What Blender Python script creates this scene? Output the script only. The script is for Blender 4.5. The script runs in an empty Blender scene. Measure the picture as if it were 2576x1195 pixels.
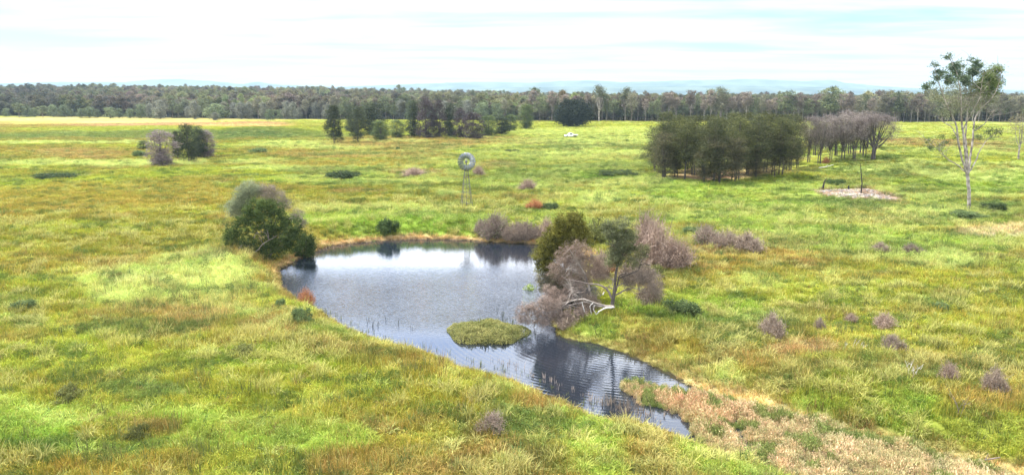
import bpy, math, random
import numpy as np
R = math.radians
rng = np.random.default_rng(7)
random.seed(7)
scene = bpy.context.scene
COL = scene.collection

# ------------------------------------------------------------------ camera
CAMZ, TILT, F = 21.2, R(10.36), 1982.0
cam = bpy.data.objects.new('camera', bpy.data.cameras.new('camera'))
COL.objects.link(cam)
cam.location = (0, 0, CAMZ); cam.rotation_euler = (R(90) - TILT, 0, 0)
cam.data.sensor_width = 36; cam.data.lens = 36 * F / 2576.0
cam.data.clip_start = 0.5; cam.data.clip_end = 40000
scene.camera = cam

def ray(X, Y):
    a = (X - 1288.0) / F; b = (597.5 - Y) / F
    d = np.array([a, math.cos(TILT) + b * math.sin(TILT), -math.sin(TILT) + b * math.cos(TILT)])
    return d
def to_plane(X, Y, z):
    d = ray(X, Y); t = (z - CAMZ) / d[2]
    return (d[0] * t, d[1] * t)

# ------------------------------------------------------------------ noise
_T = rng.random((256, 256))
def vnoise(x, y):
    x = np.asarray(x, float); y = np.asarray(y, float)
    xi = np.floor(x).astype(int); yi = np.floor(y).astype(int)
    u = x - xi; v = y - yi
    u = u * u * (3 - 2 * u); v = v * v * (3 - 2 * v)
    a = _T[xi & 255, yi & 255]; b = _T[(xi + 1) & 255, yi & 255]
    c = _T[xi & 255, (yi + 1) & 255]; d = _T[(xi + 1) & 255, (yi + 1) & 255]
    return (a * (1 - u) + b * u) * (1 - v) + (c * (1 - u) + d * u) * v
def fbm(x, y, o=3):
    s = 0; a = .5; t = 0
    for k in range(o):
        s = s + a * vnoise(x * 2 ** k + 17.3 * k, y * 2 ** k + 5.1 * k); t += a; a *= .55
    return s / t
def sm(a, b, x):
    t = np.clip((x - a) / (b - a), 0, 1); return t * t * (3 - 2 * t)

# ------------------------------------------------------------------ pond outline
far_s = [(704,680),(728,668),(760,650),(800,632),(830,620),(900,612),(960,606),(1040,603),(1150,604),(1250,611),(1345,616),(1440,622),
         (1470,650),(1450,690),(1420,730),(1400,770),(1385,812),(1400,846),(1440,858),(1490,866),(1530,878),(1575,892),(1625,915),(1680,940),(1760,985),(1900,1025),(2060,1075),(2250,1120),(2420,1165),(2600,1210),(2800,1270)]
near_s = [(2500,1300),(2200,1250),(2050,1200),(1950,1160),(1850,1130),(1790,1105),(1740,1092),(1680,1068),(1600,1046),(1520,1036),(1460,1012),(1380,976),(1280,937),(1180,915),(1100,883),
          (1040,862),(960,842),(900,822),(840,792),(800,764),(745,738),(712,712)]
POND = np.array([to_plane(x, y, 0.0) for x, y in far_s] + [to_plane(x, y, 0.55) for x, y in near_s])
def sdist(x, y, P=None):
    P = POND if P is None else P
    x = np.asarray(x, float); y = np.asarray(y, float)
    best = np.full(x.shape, 1e18); ins = np.zeros(x.shape, bool)
    n = len(P)
    for i in range(n):
        ax, ay = P[i]; bx, by = P[(i + 1) % n]
        ex, ey = bx - ax, by - ay
        t = np.clip(((x - ax) * ex + (y - ay) * ey) / (ex * ex + ey * ey + 1e-9), 0, 1)
        dx = x - ax - t * ex; dy = y - ay - t * ey
        best = np.minimum(best, dx * dx + dy * dy)
        c = (ay > y) != (by > y)
        ins ^= c & (x < ex * (y - ay) / (ey if abs(ey) > 1e-9 else 1e-9) + ax)
    d = np.sqrt(best)
    return np.where(ins, -d, d)

def height(x, y, d=None):
    x = np.asarray(x, float); y = np.asarray(y, float)
    if d is None: d = sdist(x, y)
    d = d + (fbm(x * .8, y * .8, 2) - .5) * 1.0 * np.clip(1 - np.abs(d) / 12, 0, 1)
    plain = 1.2 + (fbm(x / 55, y / 40, 2) - .5) * 1.1 + (fbm(x / 9 + 9, y / 6, 2) - .5) * .45
    rise = 2.6 * np.exp(-((x - 110) / 110) ** 2 - ((y - 230) / 90) ** 2)
    rows = .22 * np.sin(y * .62 + (fbm(x / 40, y / 30, 2) - .5) * 14) * sm(10, 60, x) * sm(120, 170, y) * (1 - sm(380, 460, y))
    rise = rise + (fbm(x / 34 + 4, y / 24 + 8, 2) - .5) * 2.4 * sm(12, 50, x) * sm(100, 140, y) * (1 - sm(420, 520, y))
    left = sm(260, -500, x * 900 / np.maximum(y, 1))
    back = sm(600, 1500, y) * (1.5 + 16 * left)
    farfade = 1 - sm(2000, 4000, y)
    z = plain + rise + rows + back * farfade
    bank = 1.0 * np.exp(-((d - 6.5) / 3.5) ** 2) * sm(82, 98, y) * (d > 0)
    out = z * sm(0, 5.0, d) + bank + .12 * np.clip(d, 0, 1)
    inn = -0.12 - .35 * np.clip(-d, 0, 6)
    return np.where(d > 0, out, inn)

_TT = 30 * 1.006 ** np.arange(760)
def hit(X, Y):
    """the ground point seen at a place of the photo (X, Y on its 2576 wide version)"""
    d = ray(X, Y); n = d / math.hypot(d[0], d[1])
    t = _TT
    xs, ys, zs = n[0] * t, n[1] * t, CAMZ + n[2] * t
    g = height(xs, ys) - zs
    k = np.argmax(g > 0)
    if not (g > 0).any(): k = len(t) - 1
    k = max(k, 1)
    f = g[k - 1] / (g[k - 1] - g[k] + 1e-12); f = min(max(f, 0), 1)
    tt = t[k - 1] + f * (t[k] - t[k - 1])
    return n[0] * tt, n[1] * tt
def px2m(X, Y, p):     # metres across for one photo pixel at ground point p
    return math.sqrt(p[0] ** 2 + p[1] ** 2 + (CAMZ - 1) ** 2) / F / math.sqrt(1 + ((X - 1288) / F) ** 2 + ((Y - 597) / F) ** 2)

# ------------------------------------------------------------------ mesh helpers
def mesh(name, V, Q, mats=(), col=None, smooth=False):
    V = np.asarray(V, np.float32).reshape(-1, 3); Q = np.asarray(Q, np.int32)
    k = Q.shape[1]
    me = bpy.data.meshes.new(name)
    me.vertices.add(len(V)); me.vertices.foreach_set('co', V.ravel())
    me.loops.add(Q.size); me.loops.foreach_set('vertex_index', Q.ravel())
    me.polygons.add(len(Q)); me.polygons.foreach_set('loop_start', np.arange(0, Q.size, k, dtype=np.int32))
    if smooth: me.polygons.foreach_set('use_smooth', np.ones(len(Q), bool))
    me.update(calc_edges=True)
    if col is not None:
        c = np.ones((len(V), 4), np.float32); c[:, :3] = col
        a = me.color_attributes.new('Col', 'FLOAT_COLOR', 'POINT'); a.data.foreach_set('color', c.ravel())
    for m in mats: me.materials.append(m)
    return me
def link(name, me, parent=None, loc=None, rz=0, sc=None):
    o = bpy.data.objects.new(name, me); COL.objects.link(o)
    if parent is not None: o.parent = parent
    if loc is not None: o.location = loc
    if rz: o.rotation_euler.z = rz
    if sc is not None: o.scale = sc
    return o
def tag(o, label=None, cat=None, group=None, kind=None):
    if label: o['label'] = label
    if cat: o['category'] = cat
    if group: o['group'] = group
    if kind: o['kind'] = kind
    return o
def thing(name, label, cat, loc=(0, 0, 0), rz=0, group=None, sc=None):
    o = link(name, None, None, loc, rz, sc); tag(o, label, cat, group); return o

class Geo:
    def __init__(s): s.V = []; s.Q = []; s.C = []; s.n = 0
    def add(s, V, Q, c=None):
        V = np.asarray(V, float).reshape(-1, 3); Q = np.asarray(Q, int)
        if Q.shape[1] == 3: Q = np.concatenate([Q, Q[:, 2:]], 1)
        s.V.append(V); s.Q.append(Q + s.n); s.n += len(V)
        cc = np.ones((len(V), 3)) * (np.array((.5, .5, .5)) if c is None else np.asarray(c)); s.C.append(cc)
    def tube(s, pts, r0, r1, sides=6, c=None, cap=True):
        P = np.asarray(pts, float); n = len(P)
        rr = np.linspace(r0, r1, n) if np.isscalar(r1) else np.asarray(r1)
        T = np.gradient(P, axis=0); T /= np.linalg.norm(T, axis=1, keepdims=True) + 1e-9
        up = np.array([0.13, 0.97, 0.2]) if abs(T[0][2]) > .7 else np.array([0, 0, 1.])
        V = []
        for i in range(n):
            a = np.cross(T[i], up); a /= np.linalg.norm(a) + 1e-9; b = np.cross(T[i], a)
            th = np.arange(sides) * 2 * math.pi / sides
            V.append(P[i] + rr[i] * (np.cos(th)[:, None] * a + np.sin(th)[:, None] * b))
        V = np.concatenate(V); Q = []
        for i in range(n - 1):
            for j in range(sides):
                Q.append((i * sides + j, i * sides + (j + 1) % sides, (i + 1) * sides + (j + 1) % sides, (i + 1) * sides + j))
        s.add(V, Q, c)
    def box(s, c, size, rot=None, col=None):
        x, y, z = np.array(size) / 2
        V = np.array([(-x, -y, -z), (x, -y, -z), (x, y, -z), (-x, y, -z), (-x, -y, z), (x, -y, z), (x, y, z), (-x, y, z)])
        if rot is not None: V = V @ np.asarray(rot).T
        s.add(V + np.array(c), [(0, 3, 2, 1), (4, 5, 6, 7), (0, 1, 5, 4), (1, 2, 6, 5), (2, 3, 7, 6), (3, 0, 4, 7)], col)
    def build(s, name, mat, parent=None, smooth=False, loc=None):
        V = np.concatenate(s.V); Q = np.concatenate(s.Q); C = np.concatenate(s.C)
        k = 4
        if (Q[:, 2] == Q[:, 3]).all(): Q = Q[:, :3]
        elif (Q[:, 2] == Q[:, 3]).any():
            me = bpy.data.meshes.new(name)
            me.from_pydata([tuple(v) for v in V], [], [tuple(q) if q[2] != q[3] else tuple(q[:3]) for q in Q])
            c = np.ones((len(V), 4), np.float32); c[:, :3] = C
            a = me.color_attributes.new('Col', 'FLOAT_COLOR', 'POINT'); a.data.foreach_set('color', c.ravel())
            me.materials.append(mat); return link(name, me, parent, loc)
        return link(name, mesh(name, V, Q, [mat], C, smooth), parent, loc)

def curve(pts, n=10, wob=0.0, rg=None):
    """smooth Catmull-Rom line through points"""
    P = np.asarray(pts, float)
    P = np.vstack([2 * P[0] - P[1], P, 2 * P[-1] - P[-2]])
    out = []
    for i in range(1, len(P) - 2):
        for t in np.linspace(0, 1, n, endpoint=False):
            a, b, c, d = P[i - 1], P[i], P[i + 1], P[i + 2]
            out.append(.5 * (2 * b + (c - a) * t + (2 * a - 5 * b + 4 * c - d) * t * t + (3 * b - a - 3 * c + d) * t ** 3))
    out.append(P[-2]); out = np.array(out)
    if wob and rg is not None: out[1:-1] += rg.normal(0, wob, (len(out) - 2, 3))
    return out

def leaves(rg, C, L, W, up=.3, droop=0., tri=False):
    """leaf-sized diamonds at centres C"""
    n = len(C)
    a = rg.normal(0, 1, (n, 3)); a[:, 2] = a[:, 2] * (1 - droop) - droop * 1.4
    a /= np.linalg.norm(a, axis=1, keepdims=True) + 1e-9
    nn = rg.normal(0, 1, (n, 3)); nn[:, 2] = np.abs(nn[:, 2]) + up
    b = np.cross(nn, a); b /= np.linalg.norm(b, axis=1, keepdims=True) + 1e-9
    l = (L * rg.uniform(.6, 1.3, n))[:, None]; w = (W * rg.uniform(.6, 1.3, n))[:, None]
    V = np.stack([C - a * l / 2, C + b * w / 2, C + a * l / 2, C - b * w / 2], 1).reshape(-1, 3)
    Q = np.arange(4 * n).reshape(n, 4)
    return V, Q
def blob_points(rg, blobs, n_clump, per, cr, shell=.45, flat=.7):
    """clump centres in ellipsoids, then leaf centres round them. returns centres + clump id"""
    bl = np.asarray(blobs, float); vol = (bl[:, 3] * bl[:, 5]); pr = vol / vol.sum()
    k = rg.choice(len(bl), n_clump, p=pr)
    u = rg.normal(0, 1, (n_clump, 3)); u /= np.linalg.norm(u, axis=1, keepdims=True)
    rad = rg.random(n_clump) ** shell
    cc = bl[k, :3] + u * rad[:, None] * bl[k, 3:6]
    cid = np.repeat(np.arange(n_clump), per)
    sz = cr * rg.uniform(.5, 1.4, n_clump)
    P = cc[cid] + rg.normal(0, .5, (n_clump * per, 3)) * sz[cid][:, None] * np.array([1, 1, flat])
    return P, cid, cc
def crown_cols(rg, cid, c0, c1, jit=.12):
    n = cid.max() + 1; t = rg.random(n)[cid]; t = np.clip(t + rg.normal(0, .18, len(cid)), 0, 1)[:, None]
    c = (np.array(c0) * (1 - t) + np.array(c1) * t) * 1.3
    return np.clip(c * (1 + rg.normal(0, jit, (len(cid), 1))), .005, 1)
def add_foliage(g, rg, blobs, n_clump, per, cr, L, W, c0, c1, droop=0., shell=.45, flat=.7, up=.3):
    P, cid, cc = blob_points(rg, blobs, n_clump, per, cr, shell, flat)
    V, Q = leaves(rg, P, L, W, up, droop)
    g.add(V, Q, np.repeat(crown_cols(rg, cid, c0, c1), 4, axis=0)); return cc

# ------------------------------------------------------------------ materials
def newmat(name):
    m = bpy.data.materials.new(name); m.use_nodes = True
    nt = m.node_tree; nt.nodes.clear(); out = nt.nodes.new('ShaderNodeOutputMaterial'); return m, nt, out
def N(nt, t, **kw):
    n = nt.nodes.new(t)
    for k, v in kw.items():
        if k in n.inputs: n.inputs[k].default_value = v
        else: setattr(n, k, v)
    return n
def leaf_material(name, instancer=False, trans=.35, jitter=.25):
    m, nt, out = newmat(name); L = nt.links.new
    at = N(nt, 'ShaderNodeAttribute', attribute_name='Col')
    col = at.outputs['Color']
    if instancer:
        ai = N(nt, 'ShaderNodeAttribute', attribute_name='Col', attribute_type='INSTANCER')
        mx = N(nt, 'ShaderNodeMix', data_type='RGBA', blend_type='MULTIPLY'); mx.inputs[0].default_value = 1
        L(ai.outputs['Color'], mx.inputs[6]); L(at.outputs['Color'], mx.inputs[7]); col = mx.outputs[2]
    else:
        oi = N(nt, 'ShaderNodeObjectInfo'); mr = N(nt, 'ShaderNodeMapRange')
        mr.inputs[3].default_value = 1 - jitter; mr.inputs[4].default_value = 1 + jitter
        L(oi.outputs['Random'], mr.inputs[0])
        mx = N(nt, 'ShaderNodeVectorMath', operation='SCALE'); L(col, mx.inputs[0]); L(mr.outputs[0], mx.inputs['Scale']); col = mx.outputs[0]
    d = N(nt, 'ShaderNodeBsdfDiffuse'); t = N(nt, 'ShaderNodeBsdfTranslucent'); ms = N(nt, 'ShaderNodeMixShader'); ms.inputs[0].default_value = trans
    L(col, d.inputs[0]); L(col, t.inputs[0]); L(d.outputs[0], ms.inputs[1]); L(t.outputs[0], ms.inputs[2])
    L(ms.outputs[0], out.inputs[0]); return m
def solid(name, c1, c2, scale=3, rough=.8, metal=0, bump=.3):
    m, nt, out = newmat(name); L = nt.links.new
    tc = N(nt, 'ShaderNodeTexCoord'); no = N(nt, 'ShaderNodeTexNoise'); no.inputs['Scale'].default_value = scale; no.inputs['Detail'].default_value = 5
    L(tc.outputs['Object'], no.inputs['Vector'])
    cr = N(nt, 'ShaderNodeValToRGB'); cr.color_ramp.elements[0].position = .35; cr.color_ramp.elements[1].position = .65
    cr.color_ramp.elements[0].color = (*c1, 1); cr.color_ramp.elements[1].color = (*c2, 1)
    L(no.outputs[0], cr.inputs[0])
    b = N(nt, 'ShaderNodeBsdfPrincipled', Roughness=rough, Metallic=metal); L(cr.outputs[0], b.inputs['Base Color'])
    if bump:
        bp = N(nt, 'ShaderNodeBump', Strength=bump, Distance=.05); L(no.outputs[0], bp.inputs['Height']); L(bp.outputs[0], b.inputs['Normal'])
    L(b.outputs[0], out.inputs[0]); return m
M_leaf = leaf_material('foliage'); M_inst = leaf_material('grass_blades', True, .22); M_twig = leaf_material('dry_twigs', False, .1, .15)
M_bark = solid('bark_grey_brown', (.13, .10, .08), (.26, .21, .18), 2.5)
M_bark_dark = solid('bark_dark', (.05, .04, .035), (.11, .09, .075), 2.5)
M_gum = solid('gum_bark', (.13, .105, .09), (.46, .40, .35), 1.4)
M_pale = solid('bleached_wood', (.40, .36, .32), (.68, .65, .61), 2)
M_greywood = solid('grey_dead_wood', (.18, .15, .13), (.42, .36, .31), 2)
M_char = solid('charred_wood', (.012, .010, .010), (.04, .035, .03), 3)
M_galv = solid('galvanised_steel', (.13, .145, .16), (.30, .32, .34), 6, .42, .5, 0)
M_steel = solid('weathered_steel', (.09, .09, .085), (.18, .17, .16), 6, .6, .4, 0)
M_white = solid('white_vehicle_paint', (.78, .79, .80), (.82, .83, .84), 2, .3, 0, 0)
M_glass = solid('dark_glass', (.015, .018, .02), (.02, .025, .03), 2, .08, 0, 0)
M_rubber = solid('tyre_rubber', (.02, .02, .02), (.035, .035, .035), 5, .8, 0, 0)

# ------------------------------------------------------------------ ground colours
OL = (.23, .24, .042); YG = (.305, .35, .055); BG = (.20, .31, .050); LG = (.28, .37, .075); PG = (.47, .53, .20); DG = (.085, .14, .05)
BR = (.24, .18, .085); RB = (.27, .14, .07); ST = (.58, .44, .22); TN = (.31, .225, .085); PK = (.34, .22, .15); MG = (.15, .21, .07); WS = (.55, .5, .4); OB = (.28, .25, .055)
# (X0, X1, Ytop, Ybottom, colour, strength) ellipses on the ground, given where the photo shows them
PATCH = [
 (-200,2800,290,345,YG,.6),(-300,880,294,307,(.52,.45,.17),.95),(-100,840,301,306,TN,.35),(-100,880,306,311,PG,.5),(40,820,309,320,(.44,.30,.19),1),(380,790,315,320,ST,.85),(-200,200,306,322,TN,.5),
 (-150,900,320,331,YG,.8),(-200,900,330,356,MG,.75),(540,830,322,352,DG,.55),(0,420,345,360,OB,.5),
 (-200,470,357,362,PG,.9),(620,900,357,363,PG,.9),(600,1020,361,378,PG,.6),(-100,380,364,404,OB,.7),(50,320,375,400,PK,.35),
 (-100,500,404,420,PG,.8),(150,480,408,425,PG,.7),(-200,560,425,470,YG,.5),(60,220,433,450,DG,.6),
 (-200,620,455,560,OB,.75),(-200,620,540,640,OL,.9),(-200,400,560,590,YG,.6),(200,600,520,545,YG,.6),(-200,560,500,530,OB,.6),
 (560,860,405,420,PG,.6),(560,900,425,440,PG,.6),(660,1180,380,402,TN,.55),(680,1150,405,430,OB,.8),(830,1240,342,378,TN,.7),(1150,1400,350,372,TN,.3),
 (880,1100,352,362,PG,.5),(780,1000,385,395,MG,.6),(1000,1180,365,376,MG,.5),
 (700,1000,432,448,MG,.6),(980,1120,436,452,PK,.5),(1180,1300,418,440,PK,.4),(820,1000,450,466,BG,.5),(700,1180,447,470,PG,.35),(780,1100,463,478,MG,.5),
 (620,1300,472,530,OL,.85),(1100,1180,490,500,PG,.8),(1100,1220,498,512,TN,.4),(820,1000,482,492,BR,.5),(1180,1400,455,485,BG,.5),
 (760,1220,520,545,PG,.5),(740,1260,533,590,LG,.85),(1000,1230,540,585,BG,.7),(860,960,550,590,BG,.5),
 (1300,1500,510,535,YG,.5),(1250,1450,498,512,RB,.4),(1450,1560,498,522,PG,.7),
 (1200,1700,310,350,YG,.7),(1230,2000,318,352,PG,.45),(1300,1700,352,372,PG,.55),(1250,1660,385,410,PG,.45),(1280,1600,375,386,MG,.6),(1360,1640,428,442,DG,.55),(1200,1560,440,470,MG,.5),(1420,1660,446,462,BG,.6),
 (1500,1800,455,480,PG,.6),(1560,2100,462,500,LG,.9),(1700,2060,455,475,YG,.8),(1560,2250,490,530,LG,.8),(1540,1760,495,510,BG,.6),(1750,2150,520,545,BG,.7),
 (1400,1750,520,545,OL,.7),(1650,1900,540,570,LG,.8),(1820,2100,545,600,LG,.8),(1900,2576,575,660,LG,.9),(1900,2300,600,640,LG,.9),
 (1660,2060,438,468,PK,.85),(1990,2280,378,402,MG,.5),
 (2210,2560,352,386,RB,.65),(2240,2500,380,395,OB,.5),(2250,2800,400,440,YG,.7),(2260,2700,330,352,YG,.5),(2050,2300,420,440,MG,.6),(1960,2150,430,462,YG,.8),
 (2040,2420,440,462,MG,.5),(2050,2260,510,540,MG,.6),(2260,2800,455,500,BG,.6),(2330,2576,450,470,PG,.5),(2200,2400,500,515,PG,.55),
 (2200,2560,525,550,PG,.7),(2440,2580,512,535,DG,.6),(2160,2560,545,570,MG,.6),(2420,2700,565,602,WS,.75),(2400,2700,560,590,ST,.4),  # the dark green right of the tall gum is its shadow, painted into the ground
 (2180,2340,610,645,DG,.35),(2270,2480,630,680,PG,.75),(2240,2460,665,690,MG,.4),(2080,2300,655,700,OL,.7),
 (-200,560,640,690,OB,.8),(160,700,640,800,PG,.9),(240,330,680,730,MG,.6),(400,640,680,745,PG,.7),(300,500,655,690,BG,.4),(560,720,720,780,YG,.7),(460,600,640,670,MG,.7),
 (-100,220,700,800,OL,.8),(-50,120,740,780,MG,.5),(60,260,660,760,YG,.5),(150,600,770,860,BR,.5),(360,560,760,810,TN,.45),(-100,400,800,860,YG,.4),(20,120,790,840,MG,.7),
 (180,420,810,860,MG,.4),(600,800,770,860,BR,.45),(480,880,840,920,OB,.6),(640,760,810,850,PG,.4),(760,960,800,880,MG,.5),(850,1100,870,960,BR,.6),(900,1160,900,1000,RB,.3),(700,860,880,900,BR,.7),
 (1080,1220,880,930,YG,.4),(1180,1380,930,1000,BR,.5),(1300,1480,980,1060,TN,.6),(1180,1300,960,1010,MG,.6),
 (-200,1500,880,1060,OL,.55),(0,700,880,960,YG,.5),(500,1200,920,1080,YG,.55),(480,900,880,940,BG,.35),(800,1300,1000,1100,OL,.6),(250,480,970,1010,MG,.7),
 (-200,760,1010,1180,LG,.85),(-100,200,1060,1150,BG,.7),(560,900,1060,1150,LG,.7),(150,480,1060,1130,OB,.6),(330,460,1070,1110,BR,.6),(-200,520,1160,1260,OB,.7),(500,760,1150,1260,YG,.6),
 (740,1180,1120,1260,TN,.5),(880,1200,1050,1110,BR,.3),(940,1200,1080,1180,YG,.45),(1120,1340,1080,1200,BR,.35),(1400,1640,1000,1080,BR,.4),(1260,1420,1060,1260,MG,.45),
 (1430,1570,1050,1260,LG,.9),(1550,1760,1110,1260,BR,.45),(1640,2080,1060,1260,LG,.95),(1760,1980,1080,1170,PG,.4),(1840,2000,1150,1240,MG,.4),(1380,1480,1030,1060,LG,.8),
 (1600,1760,640,800,OB,.7),(1740,2080,640,700,TN,.5),(1640,2060,600,650,PK,.4),(1700,2100,680,760,OL,.5),(1780,2020,650,690,OB,.5),(1860,1960,700,740,PG,.3),(1840,2200,720,790,YG,.4),
 (1560,1900,740,830,BG,.65),(1560,1800,760,810,LG,.45),(1700,2000,800,870,MG,.5),(1880,2100,790,850,MG,.4),(1920,2120,865,905,PK,.6),
 (2050,2700,680,900,YG,.55),(2200,2700,700,800,OL,.5),(2260,2430,755,785,MG,.5),(2040,2300,690,720,BR,.3),(2100,2576,840,1000,OL,.35),
 (1480,1700,835,900,BR,.35),(1560,1760,870,930,PG,.4),(1640,1880,900,960,PG,.6),(1880,2300,900,1060,BG,.4),(2100,2420,900,960,MG,.45),(2150,2400,1000,1080,BG,.6),(2330,2700,1030,1160,YG,.4),(2400,2600,1000,1060,TN,.4),
 (1400,1600,840,880,LG,.55),(1360,1560,800,850,BG,.5),
]
def world_patch(p):
    X0, X1, Y0, Y1, c, s = p
    Xc = (X0 + X1) / 2; Yc = (Y0 + Y1) / 2
    a = to_plane(Xc, max(Y0, 262), 1.2); b = to_plane(Xc, Y1, 1.2); m = to_plane(Xc, max(Yc, 270), 1.2)
    l = to_plane(X0, max(Yc, 270), 1.2)
    cy = (a[1] + b[1]) / 2; cx = (a[0] + b[0]) / 2
    sl = (a[0] - b[0]) / (a[1] - b[1])
    return cx, cy, abs(m[0] - l[0]), abs(a[1] - b[1]) / 2, sl, np.array(c), s
WP = [world_patch(p) for p in PATCH]
BANK_PATCH = [[(1640,935),(1760,975),(1900,1010),(1990,1035),(2060,1062),(2200,1096),(2330,1130),(2480,1165),(2620,1200)]]
BANKLINE = np.array([to_plane(x, y, .5) for x, y in BANK_PATCH[0]])
def linedist(x, y, P):
    best = np.full(np.shape(x), 1e18)
    for i in range(len(P) - 1):
        ax, ay = P[i]; ex, ey = P[i + 1] - P[i]
        t = np.clip(((x - ax) * ex + (y - ay) * ey) / (ex * ex + ey * ey), 0, 1)
        best = np.minimum(best, (x - ax - t * ex) ** 2 + (y - ay - t * ey) ** 2)
    return np.sqrt(best)
ASH = hit(2150, 486); ash_w = px2m(2150, 486, ASH)
def wood_front(x, y):
    return np.interp(x / np.maximum(y, 1), [-.65, -.17, .02, .65], [678, 604, 566, 560])
def field_colour(x, y, d):
    n1 = fbm(x / 26, y / 15, 3); n2 = fbm(x / 7 + 40, y / 5 + 11, 3); n3 = fbm(x / 2.2 + 3, y / 1.8 + 60, 2)
    c = np.ones(x.shape + (3,)) * np.array(OL)
    def mixin(c, col, w): return c * (1 - w[..., None]) + np.asarray(col) * w[..., None]
    c = mixin(c, YG, sm(.45, .62, n1)); c = mixin(c, OB, sm(.5, .38, n1) * .7)
    c = mixin(c, BG, sm(.58, .70, n2) * .35); c = mixin(c, BR, sm(.42, .30, n2) * .3)
    n4 = fbm(x / 14 + 70, y / 3.0 + 20, 3)
    far = sm(110, 170, y)
    c = mixin(c, PG, sm(.54, .68, n4) * (.15 + .6 * far) * sm(-.4, .1, x / np.maximum(y, 1))); c = mixin(c, MG, sm(.46, .34, n4) * (.25 + .3 * far))
    # world patches with ragged edges
    s = np.maximum(1, y / 90)
    wx = (fbm(x / (9 * s) + 7, y / (8 * s), 3) - .5); wy = (fbm(x / (9 * s) + 90, y / (7 * s) + 33, 3) - .5)
    for cx, cy, rx, ry, sl, col, st in WP:
        dx = (x - cx - sl * (y - cy)) / rx + wx * 1.1; dy = (y - cy) / ry + wy * 1.3
        q = dx * dx + dy * dy
        w = sm(1.35, .5, q) * min(1, st * 1.15)
        if w.max() > 0: c = mixin(c, col, w * (.75 + .25 * sm(.35, .6, n2)))
    c = mixin(c, BR, sm(.38, .26, n2) * .30 * (1 - far * .5)); c = mixin(c, PG, sm(.60, .74, n4) * (.10 + .35 * far) * sm(-.1, .15, x / np.maximum(y, 1)))
    c = mixin(c, DG, sm(.36, .24, n3) * .25 * (1 - far * .6)); c = mixin(c, PG, sm(.68, .8, n3) * .3)
    # straw rim of the far shore and of the channel bank
    rim = sm(2.0, .9, d + (n3 - .5) * 1.2) * (d > -.5)
    farside = sm(84, 98, y)
    c = mixin(c, (.50, .35, .19), rim * farside * .95); c = mixin(c, (.16, .11, .07), sm(.7, .2, d) * farside)
    c = mixin(c, BR, rim * (1 - farside) * .6)
    bl = linedist(x, y, BANKLINE)
    c = mixin(c, (.72, .56, .30), sm(1.9, .7, bl + (n2 - .5) * 2.2) * .95 * sm(-1, .5, d))
    # litter round the burnt patch, dark brown-green ground under the far wood
    qa = ((x - ASH[0]) / (ash_w * 88)) ** 2 + ((y - ASH[1]) / 10.5) ** 2 + (n2 - .5) * 1.4
    c = mixin(c, (.25, .18, .14), sm(1.2, .7, qa)); c = mixin(c, (.46, .40, .36), sm(.36, .22, qa + (n3 - .5) * 3.2 + .1) * sm(1., .8, qa) * .9)
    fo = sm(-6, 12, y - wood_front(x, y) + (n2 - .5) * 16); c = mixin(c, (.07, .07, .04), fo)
    c = c * (1 + (n3 - .5)[..., None] * .35)
    return np.clip(c, .01, .9), qa

# ------------------------------------------------------------------ ground, pond, sky, hills, air
ang = np.concatenate([np.arange(-180, -46, 6), np.arange(-44, 44.01, .26), np.arange(46, 180, 6)])
rad = np.concatenate([np.geomspace(2, 30, 20, endpoint=False), np.geomspace(30, 700, 470, endpoint=False), np.geomspace(700, 14000, 90)])
A, RR = np.meshgrid(R(1) * ang, rad)
GX = RR * np.sin(A); GY = RR * np.cos(A)
GD = sdist(GX, GY); GZ = height(GX, GY, GD)
gc, _ = field_colour(GX, GY, GD)
gc = np.where((GD < .3)[..., None], np.array((.05, .045, .03)), gc)
na, nr = len(ang), len(rad)
idx = np.arange(na * nr).reshape(nr, na)
q = np.stack([idx[:-1, :], np.roll(idx, -1, 1)[:-1, :], np.roll(idx, -1, 1)[1:, :], idx[1:, :]], -1).reshape(-1, 4)[:, ::-1]
GV = np.stack([GX, GY, GZ], -1).reshape(-1, 3)
GV = np.vstack([GV, [[0, 0, GZ[0].mean()]]])
m, nt, out = newmat('field_ground'); L = nt.links.new
at = N(nt, 'ShaderNodeAttribute', attribute_name='Col'); tc = N(nt, 'ShaderNodeTexCoord')
no = N(nt, 'ShaderNodeTexNoise'); no.inputs['Scale'].default_value = 1.6; no.inputs['Detail'].default_value = 8; no.inputs['Roughness'].default_value = .7
L(tc.outputs['Object'], no.inputs['Vector'])
mr = N(nt, 'ShaderNodeMapRange'); mr.inputs[1].default_value = .3; mr.inputs[2].default_value = .7; mr.inputs[3].default_value = .55; mr.inputs[4].default_value = 1.25; L(no.outputs[0], mr.inputs[0])
sc_ = N(nt, 'ShaderNodeVectorMath', operation='SCALE'); L(at.outputs['Color'], sc_.inputs[0]); L(mr.outputs[0], sc_.inputs['Scale'])
b = N(nt, 'ShaderNodeBsdfPrincipled', Roughness=1.0); b.inputs['Specular IOR Level'].default_value = 0
L(sc_.outputs[0], b.inputs['Base Color'])
bp = N(nt, 'ShaderNodeBump', Strength=.6, Distance=.25); L(no.outputs[0], bp.inputs['Height']); L(bp.outputs[0], b.inputs['Normal']); L(b.outputs[0], out.inputs[0])
ground = link('ground', mesh('ground', GV, q, [m], np.vstack([gc.reshape(-1, 3) * np.array((1.0, .98, .85)), [OL]]), True))
tag(ground, kind='structure')

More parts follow.
